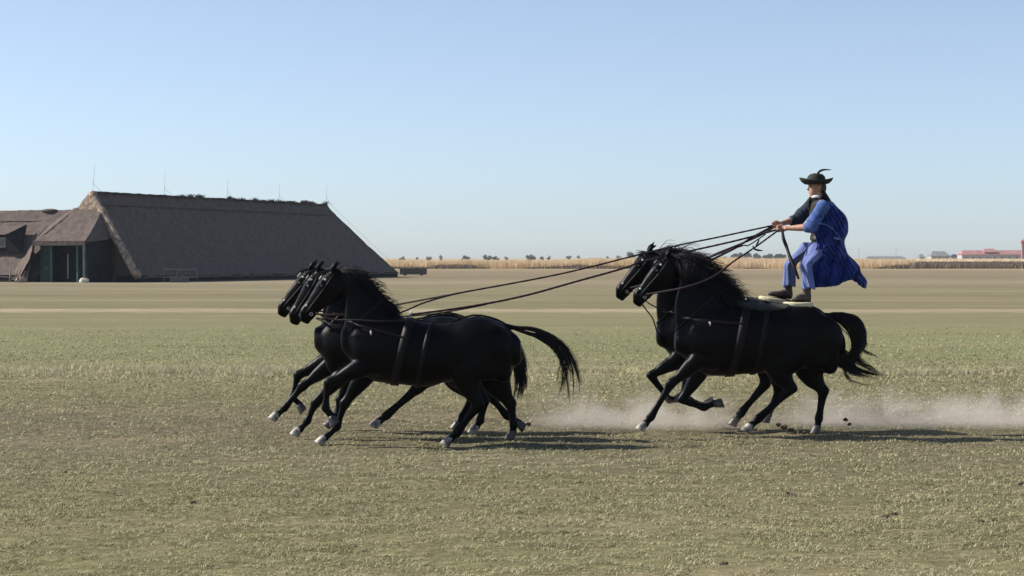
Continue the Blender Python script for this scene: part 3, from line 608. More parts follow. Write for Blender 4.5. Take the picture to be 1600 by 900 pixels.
# ------------------------------------------------------------------ horses
def hoof_mesh(p, d, fwd, r=0.054):
    """p: pastern end; d: direction from pastern to the ground side; fwd: toe direction"""
    d = d.normalized(); fwd = (fwd - d * d.dot(fwd)).normalized(); lat = d.cross(fwd)
    rings = []
    for t, k, off in ((-.03, .74, 0), (0.0, .82, 0.004), (.03, .92, .010), (.065, 1.0, .016), (.080, 1.02, .018), (.083, .85, .018)):
        c = p + d * t + fwd * off * 1.3; rings.append([c + fwd * math.cos(q) * r * k * (1.25 if math.cos(q) > 0 else .95) + lat * math.sin(q) * r * k for q in [2 * math.pi * j / 14 for j in range(14)]])
    b = MB(); b.rings(rings); return b
def muscle(me):
    n = len(me.vertices); co = np.empty(n * 3, np.float32); me.vertices.foreach_get('co', co); co = co.reshape(-1, 3); no = np.empty(n * 3, np.float32); me.vertices.foreach_get('normal', no); no = no.reshape(-1, 3)
    d = np.array([mnoise.noise(Vector((c[0] * 9, c[1] * 7, c[2] * 5))) * .0060 + mnoise.noise(Vector((c[0] * 24, c[1] * 16, c[2] * 10))) * .0022 for c in co.tolist()], np.float32)
    me.vertices.foreach_set('co', (co + no * d[:, None]).ravel()); me.update(); return me
def horse(name, spec, Yc, dx, dz, legs, tail, mane, label, group, tackopts, Y0, sc=1.0):
    """spec is drawn at depth Y0, the body stands at depth Yc, moved dx, dz"""
    off = Vector((dx, Yc - Y0, dz))
    W = lambda px, py, lat=0.0: P(px, py, Y0) + Vector((0, lat, 0)) + off
    hx = W(spec['trunk'][4][0], 600); root = empty(name, (hx.x, Yc, 0)); tag(root, label, 'horse', group)
    mb = MB(); Yv = Vector((0, 1, 0))
    # trunk
    st = []
    for x, t, bt, hw in spec['trunk']:
        a, b = W(x, t), W(x, bt); c = (a + b) / 2; st.append(list(c) + list((a - b) / 2) + [0, hw * sc, 0])
    trunk = interp(st, 6); loft_se(mb, st, 26, 2.15, 5)
    # neck
    sn = []
    for tx, ty, bx, by, hw in spec['neck']:
        a, b = W(tx, ty), W(bx, by); c = (a + b) / 2; sn.append(list(c) + list((a - b) / 2) + [0, hw * sc, 0])
    neck = interp(sn, 6); loft_se(mb, sn, 22, 2.0, 5)
    core, mb = mb, MB()
    # head
    po = W(*spec['poll']); mu = W(*spec['muzzle']); U = mu - po; L = U.length; U.normalize(); Vv = Vector((-U.z, 0, U.x)); 
    if Vv.z < 0: Vv = -Vv
    if Vv.x > 0: Vv = -Vv
    hs = [(-.02, .09, -.20, .10), (.10, .14, -.29, .14), (.22, .16, -.35, .16), (.34, .16, -.345, .155), (.46, .146, -.30, .13), (.60, .126, -.225, .105), (.74, .108, -.185, .09), (.86, .116, -.18, .098), (.95, .092, -.165, .087), (1.02, .03, -.11, .06)]
    HT = [list(po + U * u * L + Vv * (a + b) / 2 * L) + list(Vv * (a - b) / 2 * L) + [0, w_ * L, 0] for u, a, b, w_ in hs]
    head = interp(HT, 6); loft_se(mb, HT, 20, 2.3, 5)
    HP = lambda u, v, l=0.0: po + U * u * L + Vv * v * L + Yv * l * L
    for s in (-1, 1):
        ellipsoid(mb, HP(.30, .075, s * .115), U * .07 * L, Vv * .055 * L, Yv * .055 * L)       # brow
        ellipsoid(mb, HP(.34, -.13, s * .10), U * .13 * L, Vv * .12 * L, Yv * .055 * L)          # cheek
        ellipsoid(mb, HP(.89, .05, s * .062), U * .06 * L, Vv * .04 * L, Yv * .035 * L)          # nostril rim
        e0 = HP(-.01, .09, s * .085); et = HP(-.215, .085 + .03 * s, s * .10)
        mid = e0.lerp(et, .45) + Vv * .012
        limb(mb, [(e0, .026, .020), (mid, .030, .016), (e0.lerp(et, .75), .020, .010), (et.lerp(e0, -.15), .006, .005)], 10)
    ellipsoid(mb, HP(1.0, -.12), U * .055 * L, Vv * .05 * L, Yv * .05 * L)                        # lower lip
    # withers, shoulders, haunches
    tr = spec['trunk']; headmb, mb = mb, core
    for s in (-1, 1):
        ellipsoid(mb, W(tr[2][0] - 8, (tr[2][1] + tr[2][2]) / 2 + 2, s * .115), Vector((.15, 0, .05)), Vector((-.10, 0, .30)), Yv * .135)
        ellipsoid(mb, W(tr[1][0] + 6, tr[2][2] - 26, s * .085), Vector((.10, 0, -.03)), Vector((.02, 0, .13)), Yv * .105)
        ellipsoid(mb, W(tr[7][0] + 4, (tr[7][1] + tr[7][2]) / 2 - 4, s * .13), Vector((.25, 0, -.03)), Vector((0, 0, .26)), Yv * .150)
        ellipsoid(mb, W(tr[8][0] - 6, tr[8][2] - 6, s * .085), Vector((.135, 0, 0)), Vector((-.03, 0, .20)), Yv * .115)
        ellipsoid(mb, W(tr[7][0] + 2, tr[7][2] - 16, s * .12), Vector((.21, 0, .02)), Vector((.03, 0, .17)), Yv * .125)
        ellipsoid(mb, W(tr[2][0] + 4, tr[2][2] - 26, s * .175), Vector((.12, 0, .05)), Vector((-.05, 0, .11)), Yv * .085)
    cm = skinmesh(mb, 'core', 0.019, 14, 0.5); mb = headmb; mb.add([v.co[:] for v in cm.vertices], [tuple(p.vertices) for p in cm.polygons]); bpy.data.meshes.remove(cm)
    # legs
    hoofs = []
    Pz = lambda q, Y: P(q[0], q[1], Y)
    for kind, lat, pts, col in legs:
        Y = Yc + lat; s = 1 if lat > 0 else -1
        if kind == 'f':
            el, kn, fe, ho = [Pz(q, Y) for q in pts]
            sh = W(tr[2][0] - 6, tr[2][2] - 34, lat * .9); fa = el.lerp(kn, .35)
            limb(mb, [(sh, .15, .09), (el, .115, .082), (fa, .094, .068), (el.lerp(kn, .75), .060, .048), (kn, .066, .052), (kn.lerp(fe, .22), .046, .036), (kn.lerp(fe, .65), .040, .031), (fe, .054, .043), (fe.lerp(ho, .45), .039, .033), (ho, .048, .040)], 14)
            cd = (fe - kn).normalized(); back = Vector((cd.z, 0, -cd.x)) * -1
            if back.x < 0 and cd.z < 0: back = -back
            limb(mb, [(kn.lerp(fe, .1) + back * .022, .014, .012), (kn.lerp(fe, .9) + back * .028, .014, .012)], 8, sub=1)
        else:
            hi, sf, hk, fe, ho = [Pz(q, Y) for q in pts]
            limb(mb, [(hi, .22, .13), (hi.lerp(sf, .5), .22, .14), (sf, .175, .112), (sf.lerp(hk, .35), .135, .082), (sf.lerp(hk, .75), .080, .054), (hk, .078, .054), (hk.lerp(fe, .22), .056, .040), (hk.lerp(fe, .65), .045, .034), (fe, .057, .044), (fe.lerp(ho, .45), .041, .034), (ho, .049, .040)], 14)
            gd = (hk - sf).normalized(); cd = (fe - hk).normalized(); pt = (gd - cd).normalized()
            limb(mb, [(sf.lerp(hk, .55) + pt * .03, .016, .014), (hk + pt * .052, .022, .018), (hk.lerp(fe, .3) + pt * .028, .014, .014)], 8, sub=2)
        d = (ho - fe).normalized(); 
        # toe direction: turned forward (towards the head, -x) from the pastern line
        fw = Vector((d.z, 0, -d.x)); 
        if fw.dot(Vector((-1, 0, 0))) < 0 and d.z < 0.2: fw = -fw
        hd = d
        if d.z < -0.15: hd = (d * .75 + Vector((0, 0, -.7))).normalized()
        if col == 'L': hd = d
        hoofs.append((ho + d * .005, hd, fw, col))
    for s in (-1, 1):
        b = MB(); ellipsoid(b, HP(.90, .035, s * .098), U * .022 * L, Vv * .034 * L, Yv * .012 * L); b.build('nostril', M['leather'], root, True)
    body = ob('body', muscle(skinmesh(mb, 'horse body', 0.0135, 6, 0.5)), M['coat'], root, True)
    for p, d, fw, col in hoofs: hoof_mesh(p, d, fw).build('hoof', M['hoof'] if col == 'w' else M['darkhoof'], root, True)
    for s in (-1, 1):
        b = MB(); ellipsoid(b, HP(.325, .052, s * .149), U * .034 * L, Vv * .028 * L, Yv * .026 * L); b.build('eye', M['eye'], root, True)
    # ---- surface lookup for tack
    def surf(arr, s, q, k=1.03, ex=2.15):
        i = min(max(s, 0), 1) * (len(arr) - 1); i0 = int(i); i1 = min(i0 + 1, len(arr) - 1); f = i - i0; r = arr[i0] * (1 - f) + arr[i1] * f
        c, u, v = Vector(r[0:3]), Vector(r[3:6]), Vector(r[6:9]); cs, sn_ = math.cos(q), math.sin(q); e = 2 / ex
        return c + (u * abs(cs) ** e * (1 if cs > 0 else -1) + v * abs(sn_) ** e * (1 if sn_ > 0 else -1)) * k
    def band(arr, f, width, m, nm, k=1.03, n=40, parent=root, q0=0, q1=2 * math.pi, ex=2.15):
        rings = []
        for j in range(n + 1):
            q = q0 + (q1 - q0) * j / n; s = f(q)
            rings.append([surf(arr, s - width, q, k, ex), surf(arr, s + width, q, k, ex), surf(arr, s + width, q, k - .03, ex), surf(arr, s - width, q, k - .03, ex)])
        b = MB(); b.rings(rings, cap=False)
        o = b.build(nm, m, parent, True)
        if parent is not root: o.location = (0, 0, 0)
        return o
    # bridle
    bridle = band(head, lambda q: .70, .014, M['leather'], 'noseband', 1.06, 30, ex=2.3)
    band(head, lambda q: .70, .014, M['leather'], 'noseband', 1.07, 30, ex=2.3) if False else None
    band(head, lambda q: .20 - .02 * math.cos(q), .012, M['leather'], 'browband', 1.06, 30, ex=2.3, q0=-1.75, q1=1.75)
    band(head, lambda q: .10 + .10 * (1 - math.cos(q)) / 2, .010, M['leather'], 'throatlatch', 1.05, 30, ex=2.3)
    for s in (-1, 1):
        b = MB(); b.tube([surf(head, t, s * (1.2 + .35 * t), 1.05, 2.3) for t in (.06, .2, .35, .5, .62, .70, .80)], .011, 6); b.build('cheekpiece', M['leather'], root, True)
        b = MB(); c = surf(head, .76, s * 1.95, 1.08, 2.3); b.rings([[c + (U * math.cos(a) + Vv * math.sin(a)) * (.017 + .0045 * math.cos(g)) + Yv * .005 * math.sin(g) for g in (0, 1.57, 3.14, 4.71)] for a in [2 * math.pi * k / 14 for k in range(15)]], cap=False); b.build('bit_ring', M['steel'], root, True)
        for t, q in ((.20, .95), (.70, .9)):
            b = MB(); c = surf(head, t, s * q, 1.07, 2.3); ellipsoid(b, c, U * .013, Vv * .013, Yv * .008); b.build('stud', M['white'], root, True)
    b = MB(); ellipsoid(b, surf(head, .22, 0, 1.05, 2.3), U * .04, Vv * .008, Yv * .022); b.build('brow_ornament', M['white'], root, True)
    # surcingles, breast strap, collar
    xs_ = [r[0] for r in trunk]
    sx0 = (W(tackopts['surc'], 500).x - xs_[0]) / (xs_[-1] - xs_[0])
    fi = lambda px: float(np.interp(W(px, 500).x, xs_, np.linspace(0, 1, len(xs_))))
    s_top, s_bot = fi(tackopts['surc']), fi(tackopts['surc'] - 26)
    band(trunk, lambda q: s_top + (s_bot - s_top) * (1 - math.cos(q)) / 2, .018, M['leather'], 'surcingle', 1.035, 60)
    s2t, s2b = fi(tackopts['surc'] + 32), fi(tackopts['surc'] + 10)
    band(trunk, lambda q: s2t + (s2b - s2t) * (1 - math.cos(q)) / 2, .010, M['leather'], 'girth', 1.03, 60)
    # breast strap follows the side of the shoulder round the chest
    x0 = W(spec['chest'][0], spec['chest'][1]); zs = x0.z
    for s in (-1, 1):
        pts = []
        end = surf(trunk, s_top, s * 1.2, 1.06)
        hw = .34
        for k in range(13):
            t = k / 12; x = x0.x + (end.x - x0.x) * t; y = Yc + s * min(hw, hw * math.sin(min(1, t * 2.6) * math.pi / 2) + .015) if True else 0
            if t > .7: y = y * (1 - (t - .7) / .3) + end.y * (t - .7) / .3
            z = zs + (end.z - zs) * t + .01
            pts.append(Vector((x - .03, y, z)))
        b = MB(); b.tube(pts, .013, 6); b.build('breast_strap', M['brownleather'], root, True)
    band(neck, lambda q: .78 - .10 * (1 - math.cos(q)) / 2, .014, M['leather'], 'neck_strap', 1.045, 40, ex=2.0)
    b = MB(); b.tube([surf(trunk, t, .12 * math.sin(t * 9), 1.03) for t in np.linspace(s_top, .93, 12)], .012, 6); b.build('crupper_strap', M['leather'], root, True)
    b = MB(); c = surf(trunk, s_top, 0, 1.06); b.tube([c + Vector((0, -.04, 0)), c + Vector((0, -.04, .05)), c + Vector((0, .04, .05)), c + Vector((0, .04, 0))], .009, 6); b.build('rein_ring', M['steel'], root, True)
    for s in (-1, 1):
        b = MB(); c = surf(trunk, fi(tackopts['surc'] - 60), s * 1.15, 1.08); ellipsoid(b, c, Vector((.012, 0, 0)), Vector((0, 0, .03)), Vector((0, .01, 0))); b.build('buckle', M['steel'], root, True)
    if tackopts.get('pad'):
        a0, a1 = fi(tackopts['pad'][0]), fi(tackopts['pad'][1]); rings = []
        for i in range(17):
            t = a0 + (a1 - a0) * i / 16; row = []; edge = .6 + .4 * math.sin(math.pi * i / 16) ** .4
            for k_ in (1.055, 1.005):
                qs = np.linspace(-.62 * edge, .62 * edge, 17); qs = qs if k_ > 1.05 else qs[::-1]
                row += [surf(trunk, t, q, k_ + (.02 * math.sin(i * 1.9 + q * 5) if k_ > 1.05 else 0)) for q in qs]
            rings.append(row)
        b = MB(); b.rings(rings); b.build('saddle_pad', M['pad'], root, True)
    # ---- mane
    def crest(t):
        return surf(neck, 1 - t if False else t, 0, .98, 2.0)
    N = int(mane['n'] * 1.3); t = rng.random(N); base = np.array([crest(x) for x in t * .93]); base += rng.normal(0, .010, (N, 3)); 
    ln = mane['len'] * (0.45 + .75 * rng.random(N)) * (1 - .25 * t)
    clump = rng.integers(0, 26, N); cd = rng.normal(0, 1, (26, 3))
    fly = np.array(mane['dir'])[None] + cd[clump] * np.array(mane['spread']) + rng.normal(0, .10, (N, 3))
    side = np.where(rng.random(N) < mane['fly'], 0, 1)[:, None]                      # lying on the neck or flying
    lie = np.array([.35, -.42, -.85])[None] + rng.normal(0, .14, (N, 3))
    d = fly * (1 - side) + lie * side; d /= np.linalg.norm(d, axis=1, keepdims=True)
    up = np.array([0.2, -.15, .65])[None]
    C = np.stack([base, base + (up * .35 + d * .25) * ln[:, None], base + (d * .75) * ln[:, None] + np.array([0, -.05, 0.0]), base + d * ln[:, None] + np.array([.04, 0, mane.get('drop', -.03)])], 1)
    MS = bez(C, 10); ph = rng.random((26, 1, 3))[clump] * 6.3; ss = np.linspace(0, 1, 10)[None, :, None]; MS = MS + .016 * ss * np.sin(ss * 7 + ph + rng.random((N, 1, 1)) * 1.2) * mane['len'] / .2; V, Fq, tt = strands(MS, .0032); me = fastmesh('mane', V, Fq, tt); ob('mane', me, M['hair'], root, False)
    # forelock
    N = 60; base = np.array([list(HP(.0 + .06 * random.random(), .10, random.uniform(-.05, .05))) for _ in range(N)])
    tipd = np.array(U * .16 + Vv * .03)[None] + rng.normal(0, .035, (N, 3)) + np.array([0.03, 0, .04])
    C = np.stack([base, base + np.array(Vv * .05 + U * .03)[None], base + tipd * .8, base + tipd * 1.2], 1); V, Fq, tt = strands(bez(C, 6), .004); ob('forelock', fastmesh('forelock', V, Fq, tt), M['hair'], root, False)
    # ---- tail: locks between a guide centre line
    for _pass in (('path', 'w', 'tail'), ('path2', 'w2', 'tail')):
     if _pass[0] not in tail: continue
     tg = [P(x, y, Yc) for x, y in tail[_pass[0]]]; tg2 = interp([list(v) for v in tg], 6); nl = tail.get('locks', 30); N = int(tail['n'] * 1.5)
     N = int(tail['n'] * (1.5 if _pass[0] == 'path' else (.7 if 'w2' in tail and nl < 16 else 1.5)))
     lock = rng.integers(0, nl, N); lo = rng.normal(0, 1, (nl, 3)); K = len(tg2); s = np.linspace(0, 1, K)
     wdt = np.interp(s, np.linspace(0, 1, len(tail[_pass[1]])), tail[_pass[1]])[None, :, None]
     lenf = 0.55 + .45 * rng.random(nl)[lock] ** .6; lenf *= .85 + .15 * rng.random(N)
     A = np.empty((N, K, 3))
     for c in range(3): A[:, :, c] = np.interp(np.outer(lenf, s), s, tg2[:, c])
     sl = np.outer(lenf, s)[:, :, None]; wl = np.interp(sl[:, :, 0], s, wdt[0, :, 0])[:, :, None]
     A += (lo[lock][:, None, :] * wl * (.35 + .75 * sl ** 1.4) + rng.normal(0, 1, (N, 1, 3)) * wl * .13)
     curl = rng.normal(0, 1, (nl, 3))[lock][:, None, :]; A += curl * .055 * np.sin(sl * 5 + 1) * sl ** 2 * tail.get('curl', 1)
     A += wl * .25 * np.sin(sl * 9 + rng.random((N, 1, 1)) * 6.3) * rng.normal(0, 1, (N, 1, 3))
     V, Fq, tt = strands(A, .0036); ob('tail', fastmesh('tail', V, Fq, tt), M['hair'], root, False)
    tg2 = interp([list(P(x, y, Yc)) for x, y in tail['path']], 6); K = len(tg2)
    b = MB(); k = max(3, K // 4); b.tube([Vector(v) for v in tg2[:k]], list(np.linspace(.045, .018, k)), 8); b.build('tail_dock', M['coat'], root, True)
    return root, HP, surf, head, trunk, s_top

LEAD = dict(trunk=[(546, 512, 560, .15), (560, 500, 583, .22), (592, 490, 597, .27), (630, 495, 602, .29), (666, 504, 604, .30), (702, 504, 597, .28), (737, 494, 592, .285), (765, 497, 588, .27), (788, 506, 578, .215), (801, 519, 572, .15)],
            neck=[(531, 424, 544, 466, .085), (554, 423, 539, 486, .095), (577, 440, 537, 508, .12), (598, 464, 539, 533, .165), (624, 488, 550, 560, .21)],
            poll=(525, 427), muzzle=(472, 496), chest=(541, 500), ear=0)
REAR = dict(trunk=[(1068, 508, 556, .15), (1084, 486, 576, .22), (1110, 474, 588, .27), (1150, 473, 586, .29), (1190, 476, 583, .30), (1225, 477, 579, .29), (1255, 477, 577, .285), (1280, 485, 572, .26), (1298, 500, 566, .215), (1308, 514, 558, .14)],
            neck=[(1053, 402, 1066, 446, .085), (1077, 404, 1056, 466, .095), (1102, 422, 1054, 492, .12), (1126, 445, 1058, 524, .165), (1150, 466, 1070, 556, .21)],
            poll=(1047, 405), muzzle=(992, 469), chest=(1063, 497), ear=0)
LEADF = dict(LEAD, poll=(523, 424), muzzle=(466, 490))
LEADM = dict(LEAD, neck=[(549, 421, 560, 463, .085), (572, 422, 553, 486, .095), (590, 440, 545, 508, .12), (604, 464, 542, 533, .165), (626, 488, 551, 560, .21)], poll=(545, 424), muzzle=(496, 500))
lm = dict(n=1300, len=.15, dir=(.95, -.3, -.05), spread=(.35, .3, .45), fly=.13)
rm = dict(n=1700, len=.30, dir=(.95, -.15, -.08), spread=(.2, .3, .30), fly=.42, drop=-.04)
horse('horse', LEAD, 22.0, 0, 0, [
    ('f', -.15, [(560, 576), (513, 599), (508, 638), (519, 652)], 'L'),
    ('f', .13, [(566, 592), (538, 632), (526, 667), (507, 685)], 'w'),
    ('h', -.15, [(752, 545), (727, 590), (747, 633), (714, 676), (703, 687)], 'w'),
    ('h', .13, [(770, 550), (776, 598), (798, 632), (803, 665), (801, 676)], 'd')],
    dict(path=[(784, 509), (803, 512), (830, 513), (856, 523), (878, 540), (892, 566), (898, 598), (898, 634)], w=[.012, .018, .026, .040, .055, .050, .040], n=150, locks=13, path2=[(800, 513), (822, 520), (846, 528), (868, 542), (884, 566), (880, 596), (876, 616)], w2=[.01, .02, .03, .035, .045, .04, .02]),
    lm, 'nearest black horse of the leading three, tail streaming out behind it', 'black horses of the galloping team', dict(surc=642), 22.0)
horse('horse', LEADM, 22.9, -.40, -.02, [
    ('f', -.14, [(540, 580), (492, 631), (480, 658), (467, 672)], 'w'),
    ('f', .13, [(548, 592), (531, 626), (527, 648), (519, 660)], 'L'),
    ('h', -.15, [(728, 540), (690, 575), (652, 607), (603, 650), (592, 659)], 'w'),
    ('h', .13, [(748, 550), (735, 592), (756, 628), (750, 658), (744, 668)], 'w')],
    dict(path=[(772, 508), (790, 520), (803, 545), (812, 575), (814, 600), (808, 628)], w=[.02, .04, .07, .06, .04, .03], n=340, locks=16),
    lm, 'middle black horse of the leading three, mostly behind the nearest', 'black horses of the galloping team', dict(surc=642), 22.0)
horse('horse', LEADF, 23.8, -.43, -.02, [
    ('f', .13, [(508, 566), (465, 587), (458, 622), (469, 633)], 'L'),
    ('f', -.14, [(518, 570), (472, 604), (444, 638), (433, 648)], 'w'),
    ('h', -.15, [(708, 545), (722, 590), (760, 613), (793, 650), (812, 661)], 'L'),
    ('h', .13, [(700, 545), (715, 592), (738, 622), (722, 652), (716, 662)], 'd')],
    dict(path=[(748, 508), (770, 514), (790, 530), (805, 555), (816, 585), (818, 610)], w=[.02, .04, .06, .05, .03, .02], n=240, locks=14),
    lm, 'farthest black horse of the leading three, its muzzle in front of the others', 'black horses of the galloping team', dict(surc=642), 22.0)
horse('horse', REAR, 23.1, 0, 0, [
    ('f', -.15, [(1088, 566), (1049, 600), (1017, 652), (1008, 663)], 'w'),
    ('f', .13, [(1094, 580), (1066, 626), (1101, 637), (1118, 630)], 'L'),
    ('h', -.15, [(1264, 525), (1214, 577), (1238, 606), (1185, 655), (1173, 666)], 'w'),
    ('h', .13, [(1282, 530), (1264, 580), (1287, 612), (1280, 655), (1278, 668)], 'd')],
    dict(path=[(1288, 494), (1305, 494), (1326, 501), (1340, 520), (1339, 545), (1331, 562), (1345, 575), (1384, 593)], w=[.02, .05, .07, .07, .06, .055, .06, .03], n=330, locks=16, curl=1.4, path2=[(1290, 500), (1298, 520), (1303, 540), (1306, 556), (1320, 570), (1340, 580), (1372, 588)], w2=[.01, .03, .05, .06, .06, .05, .02]),
    rm, 'nearer black horse of the rear pair, carrying the riders near foot', 'black horses of the galloping team', dict(surc=1166, pad=(1150, 1232)), 23.1)
horse('horse', REAR, 23.9, -.164, .055, [
    ('f', -.14, [(1060, 562), (1017, 587), (1047, 626), (1058, 624)], 'L'),
    ('f', .13, [(1082, 580), (1068, 618), (1092, 633), (1104, 632)], 'L'),
    ('h', -.15, [(1234, 520), (1194, 556), (1196, 600), (1158, 646), (1151, 656)], 'd'),
    ('h', .13, [(1246, 525), (1215, 575), (1218, 612), (1203, 640), (1201, 650)], 'd')],
    dict(path=[(1262, 492), (1285, 498), (1300, 520), (1305, 545), (1322, 562), (1350, 580)], w=[.02, .04, .06, .05, .04, .03], n=260, locks=14),
    rm, 'farther black horse of the rear pair, head held higher and in front', 'black horses of the galloping team', dict(surc=1166, pad=(1150, 1232)), 23.1)

# ------------------------------------------------------------------ rider
YR = 23.5
NF, FF = 23.14, 23.86       # depths of near and far foot
def rider():
    root = empty('person', tuple(P(1240, 470, YR))); tag(root, 'rider in blue robe and dark brimmed hat standing on two horses, holding reins', 'person')
    Q = lambda x, y, d=0.0: P(x, y, YR + d)
    X = Vector((1, 0, 0)); Yv = Vector((0, 1, 0)); Z = Vector((0, 0, 1))
    b = MB()
    hc = Q(1276, 293)
    ellipsoid(b, hc + Vector((.015, 0, .02)), X * .098, Yv * .078, Z * .115, 20, 14)               # skull
    limb(b, [(hc + Vector((-.03, 0, .02)), .06, .064), (hc + Vector((-.045, 0, -.06)), .052, .058), (hc + Vector((-.055, 0, -.115)), .032, .038)], 14)
    limb(b, [(hc + Vector((.0, 0, -.04)), .05, .055), (hc + Vector((-.05, 0, -.108)), .034, .042)], 12, sub=2)   # jaw
    limb(b, [(hc + Vector((-.088, 0, .015)), .010, .010), (hc + Vector((-.113, 0, -.022)), .014, .015), (hc + Vector((-.095, 0, -.035)), .010, .014)], 10)  # nose
    limb(b, [(hc + Vector((-.088, -.04, .028)), .012, .012), (hc + Vector((-.096, 0, .030)), .012, .012), (hc + Vector((-.088, .04, .028)), .012, .012)], 8, lat=(0, 0, 1))
    limb(b, [(hc + Vector((-.086, -.02, -.066)), .009, .009), (hc + Vector((-.094, 0, -.066)), .010, .010), (hc + Vector((-.086, .02, -.066)), .009, .009)], 8, lat=(0, 0, 1))
    for s in (-1, 1): limb(b, [(hc + Vector((.022, s * .078, .015)), .018, .010), (hc + Vector((.018, s * .080, -.028)), .012, .008)], 8)
    sh = Q(1281, 322)
    limb(b, [(hc + Vector((.02, 0, -.04)), .058, .055), (sh + Vector((-.01, 0, .05)), .062, .060), (sh + Vector((0, 0, -.02)), .09, .10)], 14)
    hip = Q(1283, 384)
    limb(b, [(sh, .10, .17), (sh.lerp(hip, .4), .115, .17), (sh.lerp(hip, .75), .10, .145), (hip, .11, .16)], 18)
    arms = {}
    for s, shp, elp, hnp in ((-1, (1284, 325), (1267, 355), (1226, 357)), (1, (1268, 320), (1245, 343), (1217, 350))):
        S = Q(*shp, s * .19); E = Q(*elp, s * .24); W_ = Q(*hnp, s * .07)
        wr = E.lerp(W_, .93)
        limb(b, [(S, .058, .06), (S.lerp(E, .5), .050, .050), (E, .043, .042), (E.lerp(W_, .3), .044, .042), (E.lerp(W_, .7), .033, .031), (wr, .027, .034)], 14)
        # hand: palm and five fingers closed on the reins
        d = (W_ - E).normalized(); up = (Z - d * d.z).normalized(); lt = d.cross(up); c = W_ + d * .03
        limb(b, [(wr, .030, .024), (c - d * .01, .042, .022), (c + d * .035, .044, .020)], 12)
        for k in range(4):
            o_ = up * (.034 - k * .0225); ln = (.036, .040, .038, .030)[k]; kn = c + d * .045 + o_ + lt * -s * .004; p1 = kn + d * ln * .55 + lt * (s * .022); p2 = p1 + lt * (s * .020) - d * ln * .55; p3 = p2 - d * .018 - lt * s * .006
            limb(b, [(kn, .0105, .0105), (p1, .0098, .0098), (p2, .0092, .0092), (p3, .0080, .0080)], 8, lat=tuple(up), sub=3)
        tb = c - d * .012 + up * .030; limb(b, [(tb, .014, .014), (tb + up * .016 + d * .026 + lt * s * .012, .0115, .0115), (tb + up * .006 + d * .052 + lt * s * .024, .0095, .0095)], 8, sub=3)
        arms[s] = (S, E, W_ + d * .055, d)
    legsd = {}
    for s, hp, kn, an in ((-1, (1284, 388), (1258, 406), (1260, 452)), (1, (1272, 388), (1233, 404), (1231, 448))):
        Yf = (NF if s < 0 else FF) - YR
        Hh = Q(*hp, s * .10); Kk = Q(*kn, Yf * .8); A = Q(*an, Yf)
        limb(b, [(Hh + Z * .02, .06, .06), (Hh.lerp(Kk, .5) + Vector((.015, 0, -.02)), .042, .042), (Kk + Vector((.035, 0, -.045)), .034, .034), (Kk.lerp(A, .3) + Vector((.01, 0, 0)), .036, .036), (Kk.lerp(A, .8), .038, .036), (A, .038, .036), (A - Z * .07, .04, .035)], 14)
        legsd[s] = (Hh, Kk, A)
    ob('body', skinmesh(b, 'rider body', 0.0065, 3, .5), M['skin'], root, True)
    for s in (-1, 1):
        e = MB(); ellipsoid(e, hc + Vector((-.078, s * .030, .010)), X * .012, Yv * .013, Z * .009); e.build('eye', M['eye'], root, True)
    # hair at the nape
    h = MB(); ellipsoid(h, hc + Vector((.055, 0, -.005)), X * .062, Yv * .080, Z * .085); h.build('hair', M['clod'], root, True)
    # shirt sleeves
    for s in (-1, 1):
        S, E, W_, d = arms[s]; c = MB(); end = E.lerp(W_, .12 if s < 0 else .22)
        st = [(S + Z * .02 + Vector((.02, 0, 0)), .085, .085), (S.lerp(E, .35), .078, .075), (S.lerp(E, .7), .085, .075), (E + Vector((.012, 0, -.006)), .078, .068), (end, .066, .060), (end + (W_ - E).normalized() * .012, .060, .055)]
        limb(c, st, 18)
        ellipsoid(c, S + Vector((.01, s * -.035, .045)), X * .075, Yv * .085, Z * .05)
        for i in range(5):   # bunched folds at the elbow
            q = S.lerp(E, .45 + i * .12); ellipsoid(c, q + Vector((random.uniform(-.015, .015), s * -.01, 0)), (E - S).normalized() * .018, Yv * .080, (E - S).normalized().cross(Yv) * .086)
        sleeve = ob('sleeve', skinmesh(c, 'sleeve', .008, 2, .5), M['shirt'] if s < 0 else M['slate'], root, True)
        sleeve['label'] = 'rolled blue sleeve of the near arm' if s < 0 else 'dark sleeve of the far arm'
    # waistcoat
    c = MB(); limb(c, [(sh + Z * .085, .066, .068), (sh + Z * .045, .105, .15), (sh + Z * .0, .125, .205), (sh.lerp(hip, .35), .135, .19), (sh.lerp(hip, .7), .120, .165), (sh.lerp(hip, .95), .118, .165)], 22)
    ob('waistcoat', skinmesh(c, 'waistcoat', .010, 2, .5), M['vest'], root, True)
    c = MB(); q = sh.lerp(hip, .80); rings = []
    for t, k in ((-.03, 1), (.03, 1), (.03, .92), (-.03, .92)): rings.append([q + Z * t + X * math.cos(a) * .132 * k + Yv * math.sin(a) * .178 * k for a in [2 * math.pi * j / 28 for j in range(28)]])
    rings.append(rings[0]); c.rings(rings, cap=False); c.build('belt', M['brownleather'], root, True)
    # collar and neckerchief
    c = MB(); q = hc + Vector((-.002, 0, -.118)); rings = []
    for i in range(25):
        a = 2 * math.pi * i / 24; n_ = Vector((math.cos(a) * .075, math.sin(a) * .078, 0)); rings.append([q + n_ * .80 + Z * .020, q + n_ * .86 + Z * .022, q + n_ * 1.0 + Z * -.008 - X * .01, q + n_ * .92 + Z * -.014])
    c.rings(rings, cap=False); c.build('collar', M['collar'], root, True)
    c = MB(); limb(c, [(q + Vector((-.075, -.01, -.01)), .022, .03), (q + Vector((-.095, 0, -.06)), .026, .045), (q + Vector((-.09, 0, -.13)), .020, .038), (q + Vector((-.075, .0, -.19)), .008, .018)], 12); c.build('neckerchief', M['blackcloth'], root, True)
